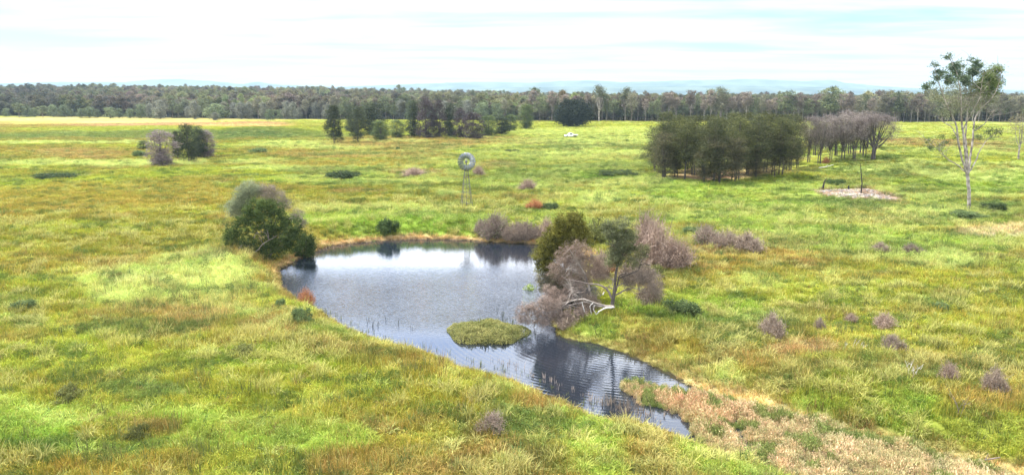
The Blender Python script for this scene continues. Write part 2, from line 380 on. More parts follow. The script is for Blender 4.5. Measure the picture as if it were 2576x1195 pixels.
# pond water
cen = POND.mean(0)
PW = []
for p in POND:
    v = p - cen; PW.append(p)
xs = np.linspace(POND[:, 0].min() - 3, POND[:, 0].max() + 3, 60); ys = np.linspace(POND[:, 1].min() - 3, POND[:, 1].max() + 3, 90)
WX, WY = np.meshgrid(xs, ys)
keep = sdist(WX, WY) < 3.5
ii = np.arange(WX.size).reshape(WX.shape)
wq = [(ii[a, b_], ii[a, b_ + 1], ii[a + 1, b_ + 1], ii[a + 1, b_]) for a in range(89) for b_ in range(59) if keep[a, b_] or keep[a + 1, b_ + 1]]
m, nt, out = newmat('pond_water'); L = nt.links.new
tc = N(nt, 'ShaderNodeTexCoord')
def wnoise(sx, sy, detail, rz=0):
    mp = N(nt, 'ShaderNodeMapping'); mp.inputs['Scale'].default_value = (sx, sy, 1); mp.inputs['Rotation'].default_value = (0, 0, rz)
    n = N(nt, 'ShaderNodeTexNoise'); n.inputs['Scale'].default_value = 1; n.inputs['Detail'].default_value = detail
    L(tc.outputs['Object'], mp.inputs[0]); L(mp.outputs[0], n.inputs['Vector']); return n
n1 = wnoise(1.9, 3.6, 4, R(12)); n2 = wnoise(.10, .10, 2)
# calm water along the far bank and in the sheltered channel, breeze ripples in the middle
sx = N(nt, 'ShaderNodeSeparateXYZ'); L(tc.outputs['Object'], sx.inputs[0])
def mrange(src, a, b_, c, d):
    r = N(nt, 'ShaderNodeMapRange'); r.interpolation_type = 'SMOOTHSTEP'
    for i, v in zip((1, 2, 3, 4), (a, b_, c, d)): r.inputs[i].default_value = v
    L(src, r.inputs[0]); return r.outputs[0]
def mth(op, a, b_):
    r = N(nt, 'ShaderNodeMath', operation=op)
    for i, v in enumerate((a, b_)):
        if hasattr(v, 'links'): L(v, r.inputs[i])
        else: r.inputs[i].default_value = v
    return r.outputs[0]
rip = mth('MULTIPLY', mrange(sx.outputs[1], 65, 74, 0.05, 1), mrange(sx.outputs[1], 84, 98, 1, .08))
wv = N(nt, 'ShaderNodeTexWave', wave_type='RINGS', rings_direction='Z'); wv.inputs['Scale'].default_value = .62; wv.inputs['Distortion'].default_value = 2.2; wv.inputs['Detail'].default_value = 2; wv.inputs['Detail Scale'].default_value = .6
mp = N(nt, 'ShaderNodeMapping'); mp.inputs['Location'].default_value = (-14.0, -72.0, 0); L(tc.outputs['Object'], mp.inputs[0]); L(mp.outputs[0], wv.inputs['Vector'])
ringw = mth('MULTIPLY', mrange(sx.outputs[1], 47, 53, 0, 1), mrange(sx.outputs[1], 66, 72, 1, 0))
h = mth('ADD', mth('MULTIPLY', n1.outputs[0], mth('MULTIPLY', rip, mth('ADD', n2.outputs[0], .5))), mth('MULTIPLY', wv.outputs['Fac'], mth('MULTIPLY', ringw, .034)))
bp = N(nt, 'ShaderNodeBump', Strength=1.0, Distance=.11); L(h, bp.inputs['Height'])
b = N(nt, 'ShaderNodeBsdfPrincipled', Roughness=.03, IOR=1.62); b.inputs['Base Color'].default_value = (.014, .019, .028, 1)
L(bp.outputs[0], b.inputs['Normal']); L(b.outputs[0], out.inputs[0])
water = link('water', mesh('water', np.stack([WX, WY, 0 * WX], -1).reshape(-1, 3), wq, [m], None, True)); tag(water, kind='structure')

# hills on the horizon
def ridge(name, prof, dist, depth, c):
    prof = np.array(prof, float)
    X = np.linspace(prof[0, 0], prof[-1, 0], 500)
    Y = np.interp(X, prof[:, 0], prof[:, 1]) + (fbm(X / 9, X * 0 + dist / 997, 3) - .5) * 3.0
    top = CAMZ + (235 - Y) / F * dist
    wxs = (X - 1288) / F * dist
    rows = np.linspace(-1, 1, 41)
    V = []
    for t in rows:
        prof_h = math.cos(t * math.pi / 2) ** 1.3
        z = -6 + (top + 6) * prof_h * (1 - .16 * (1 - abs(prof_h - .5) * 2) * 1 * (fbm(wxs / 330, wxs * 0 + t * 3 + 5, 3) * 2))
        V.append(np.stack([wxs * (1 + t * depth / dist), np.full(500, dist + t * depth), z], -1))
    V = np.concatenate(V); ii = np.arange(500 * 41).reshape(41, 500)
    q = np.stack([ii[:-1, :-1], ii[:-1, 1:], ii[1:, 1:], ii[1:, :-1]], -1).reshape(-1, 4)
    return link(name, mesh(name, V, q, [c], None, True))
m, nt, out = newmat('hill_forest'); L = nt.links.new
tc = N(nt, 'ShaderNodeTexCoord'); no = N(nt, 'ShaderNodeTexNoise'); no.inputs['Scale'].default_value = .004; no.inputs['Detail'].default_value = 8; L(tc.outputs['Object'], no.inputs['Vector'])
cr = N(nt, 'ShaderNodeValToRGB'); cr.color_ramp.elements[0].position = .4; cr.color_ramp.elements[1].position = .62
cr.color_ramp.elements[0].color = (.04, .06, .04, 1); cr.color_ramp.elements[1].color = (.12, .15, .09, 1); L(no.outputs[0], cr.inputs[0])
b = N(nt, 'ShaderNodeBsdfDiffuse'); L(cr.outputs[0], b.inputs[0]); L(b.outputs[0], out.inputs[0])
hm = m
tag(ridge('hills', [(-900,222),(-300,214),(0,212),(150,208),(330,208),(405,202),(450,201),(540,205),(620,213),(660,207),(700,214),(850,220),(960,216),(1100,211),(1200,208),(1330,210),(1400,206),(1480,204),(1560,209),(1690,205),(1880,201),(2000,206),(2080,203),(2110,210),(2200,218),(2300,224),(2700,230),(3600,231)], 11500, 1500, hm), kind='structure')
tag(ridge('hills', [(-900,236),(800,236),(1000,228),(1300,221),(1700,217),(2000,219),(2300,228),(3400,236)], 8200, 900, hm), kind='structure')

# air
m, nt, out = newmat('haze_air')
pv = N(nt, 'ShaderNodeVolumePrincipled', Density=.8e-4); pv.inputs['Color'].default_value = (.62, .84, 1.0, 1)
pv.inputs['Anisotropy'].default_value = .1
nt.links.new(pv.outputs[0], out.inputs['Volume'])
g = Geo(); g.box((0, 0, 139), (30400, 30400, 292)); hz = g.build('haze', m); tag(hz, kind='stuff')

# world: sky with thin high cloud
SUN_EL, SUN_AZ = 62, -68      # azimuth from +Y (view direction), positive to the right
w = bpy.data.worlds.new('World'); scene.world = w; w.use_nodes = True
nt = w.node_tree; nt.nodes.clear(); L = nt.links.new
out = N(nt, 'ShaderNodeOutputWorld'); bg = N(nt, 'ShaderNodeBackground', Strength=.11)
sky = N(nt, 'ShaderNodeTexSky'); sky.sky_type = 'NISHITA'; sky.sun_disc = False
sky.sun_elevation = R(SUN_EL); sky.sun_rotation = R(SUN_AZ); sky.air_density = 1; sky.dust_density = .6
tc = N(nt, 'ShaderNodeTexCoord'); sp = N(nt, 'ShaderNodeSeparateXYZ'); L(tc.outputs['Generated'], sp.inputs[0])
zz = mth('ADD', mth('MAXIMUM', sp.outputs[2], 0.0), .035)
cb = N(nt, 'ShaderNodeCombineXYZ'); L(mth('DIVIDE', sp.outputs[0], zz), cb.inputs[0]); L(mth('DIVIDE', sp.outputs[1], zz), cb.inputs[1])
mp = N(nt, 'ShaderNodeMapping'); mp.inputs['Scale'].default_value = (.30, .62, 1); mp.inputs['Location'].default_value = (3.3, 1.7, 0); L(cb.outputs[0], mp.inputs[0])
no = N(nt, 'ShaderNodeTexNoise'); no.inputs['Scale'].default_value = 1; no.inputs['Detail'].default_value = 7; no.inputs['Roughness'].default_value = .55; no.inputs['Distortion'].default_value = .3
L(mp.outputs[0], no.inputs['Vector'])
lo = mrange(sp.outputs[2], .14, .34, .0, .03)       # fewer clouds higher up
cov = mrange(mth('SUBTRACT', no.outputs[0], lo), .31, .56, 0, 1)
mx = N(nt, 'ShaderNodeMix', data_type='RGBA'); L(cov, mx.inputs[0])
tint = N(nt, 'ShaderNodeMix', data_type='RGBA', blend_type='MULTIPLY'); tint.inputs[0].default_value = 1
hi = mrange(sp.outputs[2], .12, .19, 0, 1); tm = N(nt, 'ShaderNodeMix', data_type='RGBA'); L(hi, tm.inputs[0]); tm.inputs[6].default_value = (.66, .83, .93, 1); tm.inputs[7].default_value = (1.9, 2.1, 2.6, 1); L(tm.outputs[2], tint.inputs[7]); L(sky.outputs[0], tint.inputs[6])
L(tint.outputs[2], mx.inputs[6]); cm = N(nt, 'ShaderNodeMix', data_type='RGBA'); L(hi, cm.inputs[0]); cm.inputs[6].default_value = (5.3, 5.35, 5.4, 1); cm.inputs[7].default_value = (20.0, 20.7, 22.0, 1); L(cm.outputs[2], mx.inputs[7])
bnd = N(nt, 'ShaderNodeVectorMath', operation='SCALE'); L(mx.outputs[2], bnd.inputs[0]); L(mrange(sp.outputs[2], .34, .62, 1, .42), bnd.inputs['Scale']); L(bnd.outputs[0], bg.inputs[0]); L(bg.outputs[0], out.inputs[0])
sl = bpy.data.lights.new('sun', 'SUN'); sl.energy = 4.6; sl.angle = R(.6); sl.color = (1, .965, .90)
so = bpy.data.objects.new('sun', sl); COL.objects.link(so)
sd = np.array([math.cos(R(SUN_EL)) * math.sin(R(SUN_AZ)), math.cos(R(SUN_EL)) * math.cos(R(SUN_AZ)), math.sin(R(SUN_EL))])
from mathutils import Vector
so.rotation_euler = Vector(sd).to_track_quat('Z', 'Y').to_euler(); so.location = (0, 0, 60)

# ------------------------------------------------------------------ grass
def blades(rg, n, radius, hgt, w, lean, arch, c0, c1, tipc=None):
    th = rg.uniform(0, 2 * math.pi, n); r = radius * np.sqrt(rg.random(n)); base = np.stack([r * np.cos(th), r * np.sin(th), np.full(n, -.08)], -1)
    ph = th + rg.normal(0, .9, n); d = np.stack([np.cos(ph), np.sin(ph), 0 * ph], -1); hh = hgt * rg.uniform(.55, 1.15, n)
    le = lean * rg.uniform(.2, 1.3, n)
    p1 = base + d * (le * hh * .35)[:, None]; p1[:, 2] += hh * .6
    p2 = base + d * (le * hh)[:, None]; p2[:, 2] += hh * (1 - arch * rg.uniform(0, 1, n))
    ps = rg.uniform(0, 2 * math.pi, n); s = np.stack([np.cos(ps), np.sin(ps), 0 * ps], -1) * (w * rg.uniform(.6, 1.3, n))[:, None] / 2
    V = np.stack([base - s, base + s, p1 + s * .9, p1 - s * .9, p2 + s * .2, p2 - s * .2], 1)
    k = np.arange(n)[:, None] * 6
    Q = np.concatenate([k + np.array([[0, 1, 2, 3]]), k + np.array([[3, 2, 4, 5]])])
    t = rg.random(n)[:, None]; c = (np.array(c0) * (1 - t) + np.array(c1) * t) * rg.uniform(.7, 1.3, (n, 1))
    C = np.repeat(c[:, None], 6, 1)
    if tipc is not None: C[:, 4:] = C[:, 4:] * .4 + np.array(tipc) * .6
    return V.reshape(-1, 3), Q, C.reshape(-1, 3)
tufts = bpy.data.collections.new('tuft_shapes')
def add_tuft(name, parts):
    g = Geo()
    for V, Q, C in parts: g.add(V, Q, C)
    V = np.concatenate(g.V); Q = np.concatenate(g.Q)
    o = bpy.data.objects.new(name, mesh(name, V, Q, [M_inst], np.concatenate(g.C))); tufts.objects.link(o)
def leafclump(rg, n, rad_, hgt, l, w, c0, c1):
    P = rg.normal(0, 1, (n, 3)); P /= np.linalg.norm(P, axis=1, keepdims=True); P *= (rg.random(n) ** .4)[:, None]
    P = P * np.array([rad_, rad_, hgt * .55]) + np.array([0, 0, hgt * .42]); P[:, 2] = np.abs(P[:, 2])
    V, Q = leaves(rg, P, l, w, .8); t = rg.random(n)[:, None]
    return V, Q, np.repeat(np.array(c0) * (1 - t) + np.array(c1) * t, 4, 0)
rg = np.random.default_rng(3)
add_tuft('a_fine', [blades(rg, 46, .38, .55, .030, .45, .25, (.75, .85, .7), (1.25, 1.15, 1.1), (1.3, 1.15, 1.3))])
add_tuft('b_fine', [blades(rg, 40, .42, .42, .034, .6, .3, (.65, .8, .7), (1.2, 1.2, 1.0)), blades(rg, 10, .4, .75, .02, .3, .1, (1.4, 1.0, 1.1), (1.7, 1.25, 1.4))])
add_tuft('c_arching', [blades(rg, 40, .28, .62, .045, 1.0, .6, (.7, .85, .8), (1.35, 1.25, 1.3), (1.6, 1.4, 2.0))])
add_tuft('d_leafy', [leafclump(rg, 95, .42, .42, .13, .07, (.6, .8, .7), (1.25, 1.15, 1.0)), blades(rg, 12, .4, .5, .02, .3, .1, (.7, .7, .7), (1., 1., 1.))])
add_tuft('e_seeding', [blades(rg, 30, .40, .50, .030, .5, .2, (.75, .85, .7), (1.1, 1.05, 1.0)), leafclump(rg, 26, .42, .60, .055, .045, (1.5, 1.4, 1.6), (2.1, 1.7, 1.5))])
add_tuft('f_soft', [leafclump(rg, 120, .46, .55, .08, .05, (.75, .85, .8), (1.3, 1.2, 1.2))])
add_tuft('g_stalks', [blades(rg, 14, .35, 1.05, .035, .18, .05, (.7, .75, .8), (1.2, 1.0, 1.0)), blades(rg, 25, .4, .4, .03, .6, .3, (.7, .8, .8), (1.1, 1.1, 1.))])
NT = 7
def scatter(name, P, C, S, ROT, IDX, coll=tufts):
    me = bpy.data.meshes.new(name); me.vertices.add(len(P)); me.vertices.foreach_set('co', np.asarray(P, np.float32).ravel())
    a = me.attributes.new('Col', 'FLOAT_COLOR', 'POINT'); cc = np.ones((len(P), 4), np.float32); cc[:, :3] = C; a.data.foreach_set('color', cc.ravel())
    a = me.attributes.new('scl', 'FLOAT_VECTOR', 'POINT'); a.data.foreach_set('vector', np.asarray(S, np.float32).ravel())
    a = me.attributes.new('rot', 'FLOAT_VECTOR', 'POINT'); a.data.foreach_set('vector', np.asarray(ROT, np.float32).ravel())
    a = me.attributes.new('idx', 'INT', 'POINT'); a.data.foreach_set('value', np.asarray(IDX, np.int32))
    o = link(name, me)
    ng = bpy.data.node_groups.new(name, 'GeometryNodeTree')
    ng.interface.new_socket('Geometry', in_out='INPUT', socket_type='NodeSocketGeometry'); ng.interface.new_socket('Geometry', in_out='OUTPUT', socket_type='NodeSocketGeometry')
    gi = ng.nodes.new('NodeGroupInput'); go = ng.nodes.new('NodeGroupOutput')
    ci = ng.nodes.new('GeometryNodeCollectionInfo'); ci.inputs['Collection'].default_value = coll; ci.inputs['Separate Children'].default_value = True; ci.inputs['Reset Children'].default_value = True
    ip = ng.nodes.new('GeometryNodeInstanceOnPoints'); ip.inputs['Pick Instance'].default_value = True
    m2p = ng.nodes.new('GeometryNodeMeshToPoints')
    def na_(nm, ty):
        n = ng.nodes.new('GeometryNodeInputNamedAttribute'); n.data_type = ty; n.inputs['Name'].default_value = nm
        return [s for s in n.outputs if s.enabled and s.name == 'Attribute'][0]
    e2r = ng.nodes.new('FunctionNodeEulerToRotation')
    k = ng.links.new
    k(gi.outputs[0], m2p.inputs['Mesh']); k(m2p.outputs[0], ip.inputs['Points']); k(ci.outputs[0], ip.inputs['Instance'])
    k(na_('idx', 'INT'), ip.inputs['Instance Index']); k(na_('rot', 'FLOAT_VECTOR'), e2r.inputs[0]); k(e2r.outputs[0], ip.inputs['Rotation']); k(na_('scl', 'FLOAT_VECTOR'), ip.inputs['Scale'])
    k(ip.outputs[0], go.inputs[0])
    md = o.modifiers.new('scatter', 'NODES'); md.node_group = ng
    tag(o, kind='stuff'); return o

GRASS_DENS = 11.5
rg = np.random.default_rng(11)
edges = np.geomspace(24, 600, 90); PX = []; PY = []
for a_, b_ in zip(edges[:-1], edges[1:]):
    mid = (a_ + b_) / 2; dens = GRASS_DENS * min(1, (60 / mid)) ** 1.55
    half = R(60) if mid < 115 else R(44)
    area = 2 * half * (b_ ** 2 - a_ ** 2) / 2; n = int(area * dens)
    r = np.sqrt(rg.uniform(a_ ** 2, b_ ** 2, n)); t = rg.uniform(-half, half, n)
    PX.append(r * np.sin(t)); PY.append(r * np.cos(t))
PX = np.concatenate(PX); PY = np.concatenate(PY)
PD = sdist(PX, PY)
C, QA = field_colour(PX, PY, PD)
GROVE = [hit(X, Y) for X, Y in [(1650,452),(1760,462),(1900,450),(2000,432),(2080,408),(2240,385),(2150,378),(1980,395),(1800,405),(1660,425)]]
dg = sdist(PX, PY, np.array(GROVE))
keep = (PD > .15) & ((QA > .75) | (rg.random(len(PX)) < .05)) & ((dg > 0) | (rg.random(len(PX)) < .25))
PX, PY, PD, C, dg = PX[keep], PY[keep], PD[keep], C[keep], dg[keep]
n = len(PX); dist = np.hypot(PX, PY)
PZ = height(PX, PY, PD)
s = .86 * np.maximum(1, dist / 75) ** .62
isPG = (C[:, 2] > .13) & (C[:, 1] > C[:, 0] * .98)
lush = fbm(PX / 8 + 5, PY / 6 + 9, 3); big = fbm(PX / 3 + 50, PY / 2.5, 2)
hz_ = s ** .25 * (.45 + 1.15 * np.clip(big, 0, 1) ** 1.2) * rg.uniform(.7, 1.3, n)

green = C[:, 1] / (C[:, 0] + 1e-3)
u = rg.random(n)
idx_ = np.select([u < .24, u < .42, u < .55, u < .78, u < .96], [0, 1, 2, np.where(green > 1.15, 3, 4), np.where(green > 1.1, 5, 1)], 6)
idx_ = np.where((idx_ == 6) & (dist > 160), 0, idx_)
idx_ = np.where(isPG & (rg.random(n) < .6), 5, idx_); hz_ = hz_ * np.where(isPG, 1.35, 1)
C = C * rg.normal(1, 1, (n, 1)).clip(-2, 2) * (.19 - .09 * sm(90, 220, dist))[:, None] + C 
C = np.clip(C * rg.normal(1, .04, (n, 3)), .01, .95)
# single odd plants of another colour
od = rg.random(n) * (1 + sm(90, 200, dist) * 2); C = np.where((od < .03)[:, None], np.array(DG) * 1.1, C); C = np.where(((od > .03) & (od < .05))[:, None], np.array(PG), C); C = np.where(((od > .05) & (od < .07))[:, None], np.array(BR), C)
# banks of soft pale weeds standing in drifts
dr = fbm(PX / 7 + 70, PY / 3.2 + 20, 3); wm_ = (dr > .54) & (PD > 4) & (dist > 100) & (dist < 430) & (rg.random(n) < .34 * sm(-.35, .05, PX / PY) + .05) & (fbm(PX / 40, PY / 25 + 9, 2) > .42)
wm2 = (fbm(PX / 3.5 + 7, PY / 2.6 + 9, 2) > .56) & isPG & (dist < 110) & (rg.random(n) < .5)
wmm = wm_ | wm2
idx_ = np.where(wmm, 5, idx_); hz_ = np.where(wmm, rg.uniform(1.1, 2.2, n), hz_); s = np.where(wmm, s * 1.15, s); C = np.where(wm_[:, None], C * .4 + np.array((.44, .50, .18)) * rg.uniform(.75, 1.15, (n, 1)) * .6, C)
tr_ = (dr < .47) & (dist > 105) & (dist < 430) & (PX > -.15 * PY) & (PD > 6) & ~wmm & (rg.random(n) < .75)
C = np.where(tr_[:, None], C * .5 + np.array((.12, .19, .065)) * rg.uniform(.8, 1.3, (n, 1)) * .5, C)
dk = (fbm(PX / 4.5 + 15, PY / 2.6 + 44, 3) > .60) & (dist < 380) & (PD > 3) & (rg.random(n) < .6)
C = np.where(dk[:, None], C * .35 + np.array((.11, .165, .06)) * rg.uniform(.7, 1.3, (n, 1)) * .65, C); idx_ = np.where(dk & (rg.random(n) < .6), 3, idx_); hz_ = np.where(dk, hz_ * 1.15, hz_)
# tussocks of long pale grass and clumps of dark upright stalks
tu = fbm(PX / 1.3 + 71, PY / 1.3 + 13, 2); tz = fbm(PX / 9 + 31, PY / 7 + 77, 2); rr2 = rg.random(n)
ts = (tu > .62) & (tz > .48) & (dist < 150) & (rr2 < .34)
idx_ = np.where(ts, 2, idx_); hz_ = np.where(ts, hz_ * 1.35 + .3, hz_); C = np.where(ts[:, None], C * .45 + np.array((.46, .43, .16)) * .55, C)
tk = (fbm(PX / 1.6 + 11, PY / 1.6 + 93, 2) > .62) & (tz < .55) & (dist < 120) & (rr2 > .93)
idx_ = np.where(tk, 6, idx_); hz_ = np.where(tk, hz_ * .9 + .15, hz_); C = np.where(tk[:, None], np.array((.17, .21, .08)) * rg.uniform(.7, 1.5, (n, 1)), C)
C = C * np.array((1.0, .985, .82))
# thin out straw and mud rims to low tufts
low = np.where(PD < 1.2, .55, 1.0) * np.where(dg < 0, .4, 1)
scatter('grass', np.stack([PX, PY, PZ], -1), C, np.stack([s * low ** .5, s * low ** .5, hz_ * low], -1), np.stack([rg.normal(0, .08, n), rg.normal(0, .08, n), rg.uniform(0, 6.28, n)], -1), idx_)
print('tufts', n)

# ------------------------------------------------------------------ reeds and water weeds
def poly_px(pts, z=0.0): return np.array([to_plane(x, y, z) for x, y in pts])
WEED = poly_px([(1556,962),(1600,950),(1660,958),(1740,975),(1830,996),(1905,1016),(2060,1056),(2200,1092),(2350,1132),(2480,1166),(2620,1210),(2620,1360),(2200,1290),(2050,1235),(1950,1190),(1850,1150),(1765,1105),(1738,1066),(1700,1042),(1640,1012),(1590,996)], .25)
weedc = bpy.data.collections.new('weed_shapes'); _t = tufts
tufts_backup = tufts
def add_weed(name, parts):
    global tufts
    tufts = weedc; add_tuft(name, parts); tufts = tufts_backup
rg = np.random.default_rng(21)
add_weed('a_weed', [leafclump(rg, 110, .36, .42, .12, .045, (.55, .75, .55), (1.35, 1.2, 1.3))])
add_weed('b_weed', [leafclump(rg, 80, .34, .34, .15, .05, (.7, .7, .7), (1.6, 1.35, 1.5)), blades(rg, 10, .3, .5, .02, .5, .2, (1, 1, 1), (1.3, 1.2, 1.1))])
x0, y0 = WEED.min(0); x1, y1 = WEED.max(0); y0 = max(y0, 26)
n = int((x1 - x0) * (y1 - y0) * 17); wxp = rg.uniform(x0, x1, n); wyp = rg.uniform(y0, y1, n)
dd = sdist(wxp, wyp, WEED) + (fbm(wxp / 1.2, wyp / 1.2, 2) - .5) * 1.4
dp = sdist(wxp, wyp)
k = (dd < 0) & (dp < 1.7); wxp, wyp, dd, dp = wxp[k], wyp[k], dd[k], dp[k]; n = len(wxp)
nz = fbm(wxp / 2.2, wyp / 2.2, 3)[:, None]; head = to_plane(1700, 1010, 0)
pinkw = sm(10, 0, np.hypot(wxp - head[0], wyp - head[1]))[:, None]
c = np.array((.35, .32, .13)) * (1 - nz) + np.array((.68, .55, .34)) * nz
c = c * (1 - pinkw * .6) + np.array((.56, .34, .20)) * pinkw * .6
edge = sm(-1.6, -.2, dd)[:, None]; c = c * (1 - edge * .3) + np.array((.26, .32, .08)) * edge * .3
c = np.where((fbm(wxp / 1.4 + 31, wyp / 1.4, 2) > .62)[:, None], np.array((.22, .26, .08)), c)
c = np.clip(c * rg.normal(1.05, .16, (n, 1)), .02, .95)
sz = rg.uniform(.6, 1.1, n) * (.35 + 1.2 * fbm(wxp / 1.6 + 3, wyp / 1.6, 2)) * np.where(dd > -.5, .7, 1)
scatter('water_weeds', np.stack([wxp, wyp, np.maximum(height(wxp, wyp, dp), -.03)], -1), c, np.stack([sz, sz, sz * 2.0], -1), np.stack([rg.normal(0, .15, n), rg.normal(0, .15, n), rg.uniform(0, 6.28, n)], -1), rg.integers(0, 2, n), weedc)

# reeds standing in the shallow edge of the near shore
g = Geo(); rg = np.random.default_rng(31)
def reed_line(pts, n, spread, hgt, c):
    P = np.array([to_plane(x, y, 0) for x, y in pts])
    t = rg.uniform(0, len(P) - 1.001, n); i = t.astype(int); f = (t - i)[:, None]
    B = P[i] * (1 - f) + P[i + 1] * f + rg.normal(0, spread, (n, 2))
    for bx, by in B:
        if sdist(np.array([bx]), np.array([by]))[0] > 1.0: continue
        k_ = rg.integers(2, 7)
        V, Q, C_ = blades(rg, k_, .12, hgt * rg.uniform(.5, 1.2), .028, .25, .1, np.array(c) * .7, np.array(c) * 1.3)
        g.add(V + np.array([bx, by, 0]), Q, C_)
reed_line([(800,775),(860,805),(930,835),(1000,856),(1080,876),(1150,898),(1250,925),(1340,955),(1420,990),(1500,1026)], 55, .2, .5, (.24, .26, .10))
reed_line([(1230,900),(1320,930),(1430,985),(1560,1030),(1680,1062)], 60, .3, .6, (.52, .42, .34))
reed_line([(930,800),(960,808),(1080,850)], 7, .8, .8, (.06, .07, .05))
reed_line([(1250,790),(1290,800),(1320,820)], 14, .6, .9, (.10, .12, .06))
reed_line([(1290,860),(1340,845)], 26, .5, .5, (.12, .15, .06))
reed_line([(1530,1010),(1620,1040)], 70, .7, .7, (.30, .24, .18))
reed_line([(700,664),(800,632),(900,611),(1040,602),(1150,603),(1345,614)], 300, .35, .5, (.45, .33, .20))
tag(g.build('reeds', M_twig), kind='stuff')

# ------------------------------------------------------------------ plants: prototypes
def burst(g, rg, c, R_, H, n, w, c0, c1, twigs=3, lean=1.0):
    """bare or dry twigs radiating from the base of a shrub"""
    th = rg.uniform(0, 2 * math.pi, n); u_ = rg.random(n) ** .8
    d = np.stack([np.cos(th) * u_ * lean, np.sin(th) * u_ * lean, 1.08 - u_ * .62], -1); d /= np.linalg.norm(d, axis=1, keepdims=True)
    Lh = rg.uniform(.75, 1.05, n)[:, None]; tip = d * Lh * np.array([R_, R_, H]) * 1.05
    mid = tip * .5 + rg.normal(0, .05, (n, 3)) * np.array([R_, R_, H]); b0 = rg.normal(0, .06, (n, 3)) * np.array([R_, R_, 0]) 
    def seg(a, b, wa, wb, col):
        s_ = np.cross(b - a, rg.normal(0, 1, a.shape)); s_ /= np.linalg.norm(s_, axis=1, keepdims=True) + 1e-9
        V = np.stack([a - s_ * wa, a + s_ * wa, b + s_ * wb, b - s_ * wb], 1).reshape(-1, 3)
        g.add(V + np.array(c), np.arange(len(a) * 4).reshape(-1, 4), np.repeat(col, 4, 0))
    t = rg.random(n)[:, None]; col = np.array(c0) * (1 - t) + np.array(c1) * t
    seg(b0, mid, w, w * .7, col); seg(mid, tip, w * .7, w * .3, col)
    a = np.repeat(mid * .6 + tip * .4, twigs, 0) + 0; f = rg.random((n * twigs, 1)); a = np.repeat(mid, twigs, 0) * (1 - f) + np.repeat(tip, twigs, 0) * f
    e = a + rg.normal(0, .17, (n * twigs, 3)) * np.array([R_, R_, H * .8]) + np.array([0, 0, .06 * H]); e[:, 2] = np.maximum(e[:, 2], .02)
    t = rg.random((n * twigs, 1)); col = np.array(c0) * (1 - t) + np.array(c1) * t
    seg(a, e, w * .5, w * .3, col)
def make_dead_shrub(seed, c0=(.20, .15, .13), c1=(.50, .40, .35), n=330, leafc=None, lean=1.0):
    rg = np.random.default_rng(seed); root = thing('dry_shrub', 'x', 'shrub')
    g = Geo(); F = [(0, 0, 0, .72, 1.0)] + [(rg.uniform(-.6, .6), rg.uniform(-.5, .5), 0, rg.uniform(.3, .5), rg.uniform(.35, .8)) for _ in range(4)]
    for x_, y_, z_, r_, h_ in F: burst(g, rg, (x_, y_, z_), r_, h_, int(n * r_ * .75), .013, c0, c1, 4, lean)
    g.build('twig', M_twig, root)
    g = Geo(); add_foliage(g, rg, [(x_, y_, h_ * .42, r_ * .85, r_ * .85, h_ * .42) for x_, y_, z_, r_, h_ in F], 150, 16, .24, .085, .022, np.array(c0) * .9, np.array(c1) * .85, 0, .5)
    if leafc is not None: add_foliage(g, rg, [(x_, y_, h_ * .36, r_ * .9, r_ * .9, h_ * .36) for x_, y_, z_, r_, h_ in F], 80, 14, .2, .07, .035, leafc[0], leafc[1])
    g.build('foliage', M_leaf, root); return root
def make_bush(seed, c0, c1, lobes=7, leaf=(.085, .055), n=260, stretch=1.0):
    rg = np.random.default_rng(seed); root = thing('bush', 'x', 'bush')
    B = [(0, 0, .42, .5, .5, .45)] + [(math.cos(a) * rg.uniform(.3, .8), math.sin(a) * rg.uniform(.3, .8), rg.uniform(.15, .5), rg.uniform(.2, .45), rg.uniform(.2, .45), rg.uniform(.16, .42)) for a in np.linspace(0, 6.28, lobes, endpoint=False) + rg.uniform(0, 1)]
    g = Geo(); add_foliage(g, rg, B, n, 26, .17, leaf[0], leaf[1], c0, c1, 0, .33); g.build('foliage', M_leaf, root)
    g = Geo()
    for k_ in range(7):
        a = rg.uniform(0, 6.28); g.tube(curve([(0, 0, -.1), (math.cos(a) * .2, math.sin(a) * .2, .3), (math.cos(a) * .5, math.sin(a) * .5, rg.uniform(.5, .8))], 4), .03, .008, 5)
    g.build('stem', M_bark_dark, root); return root
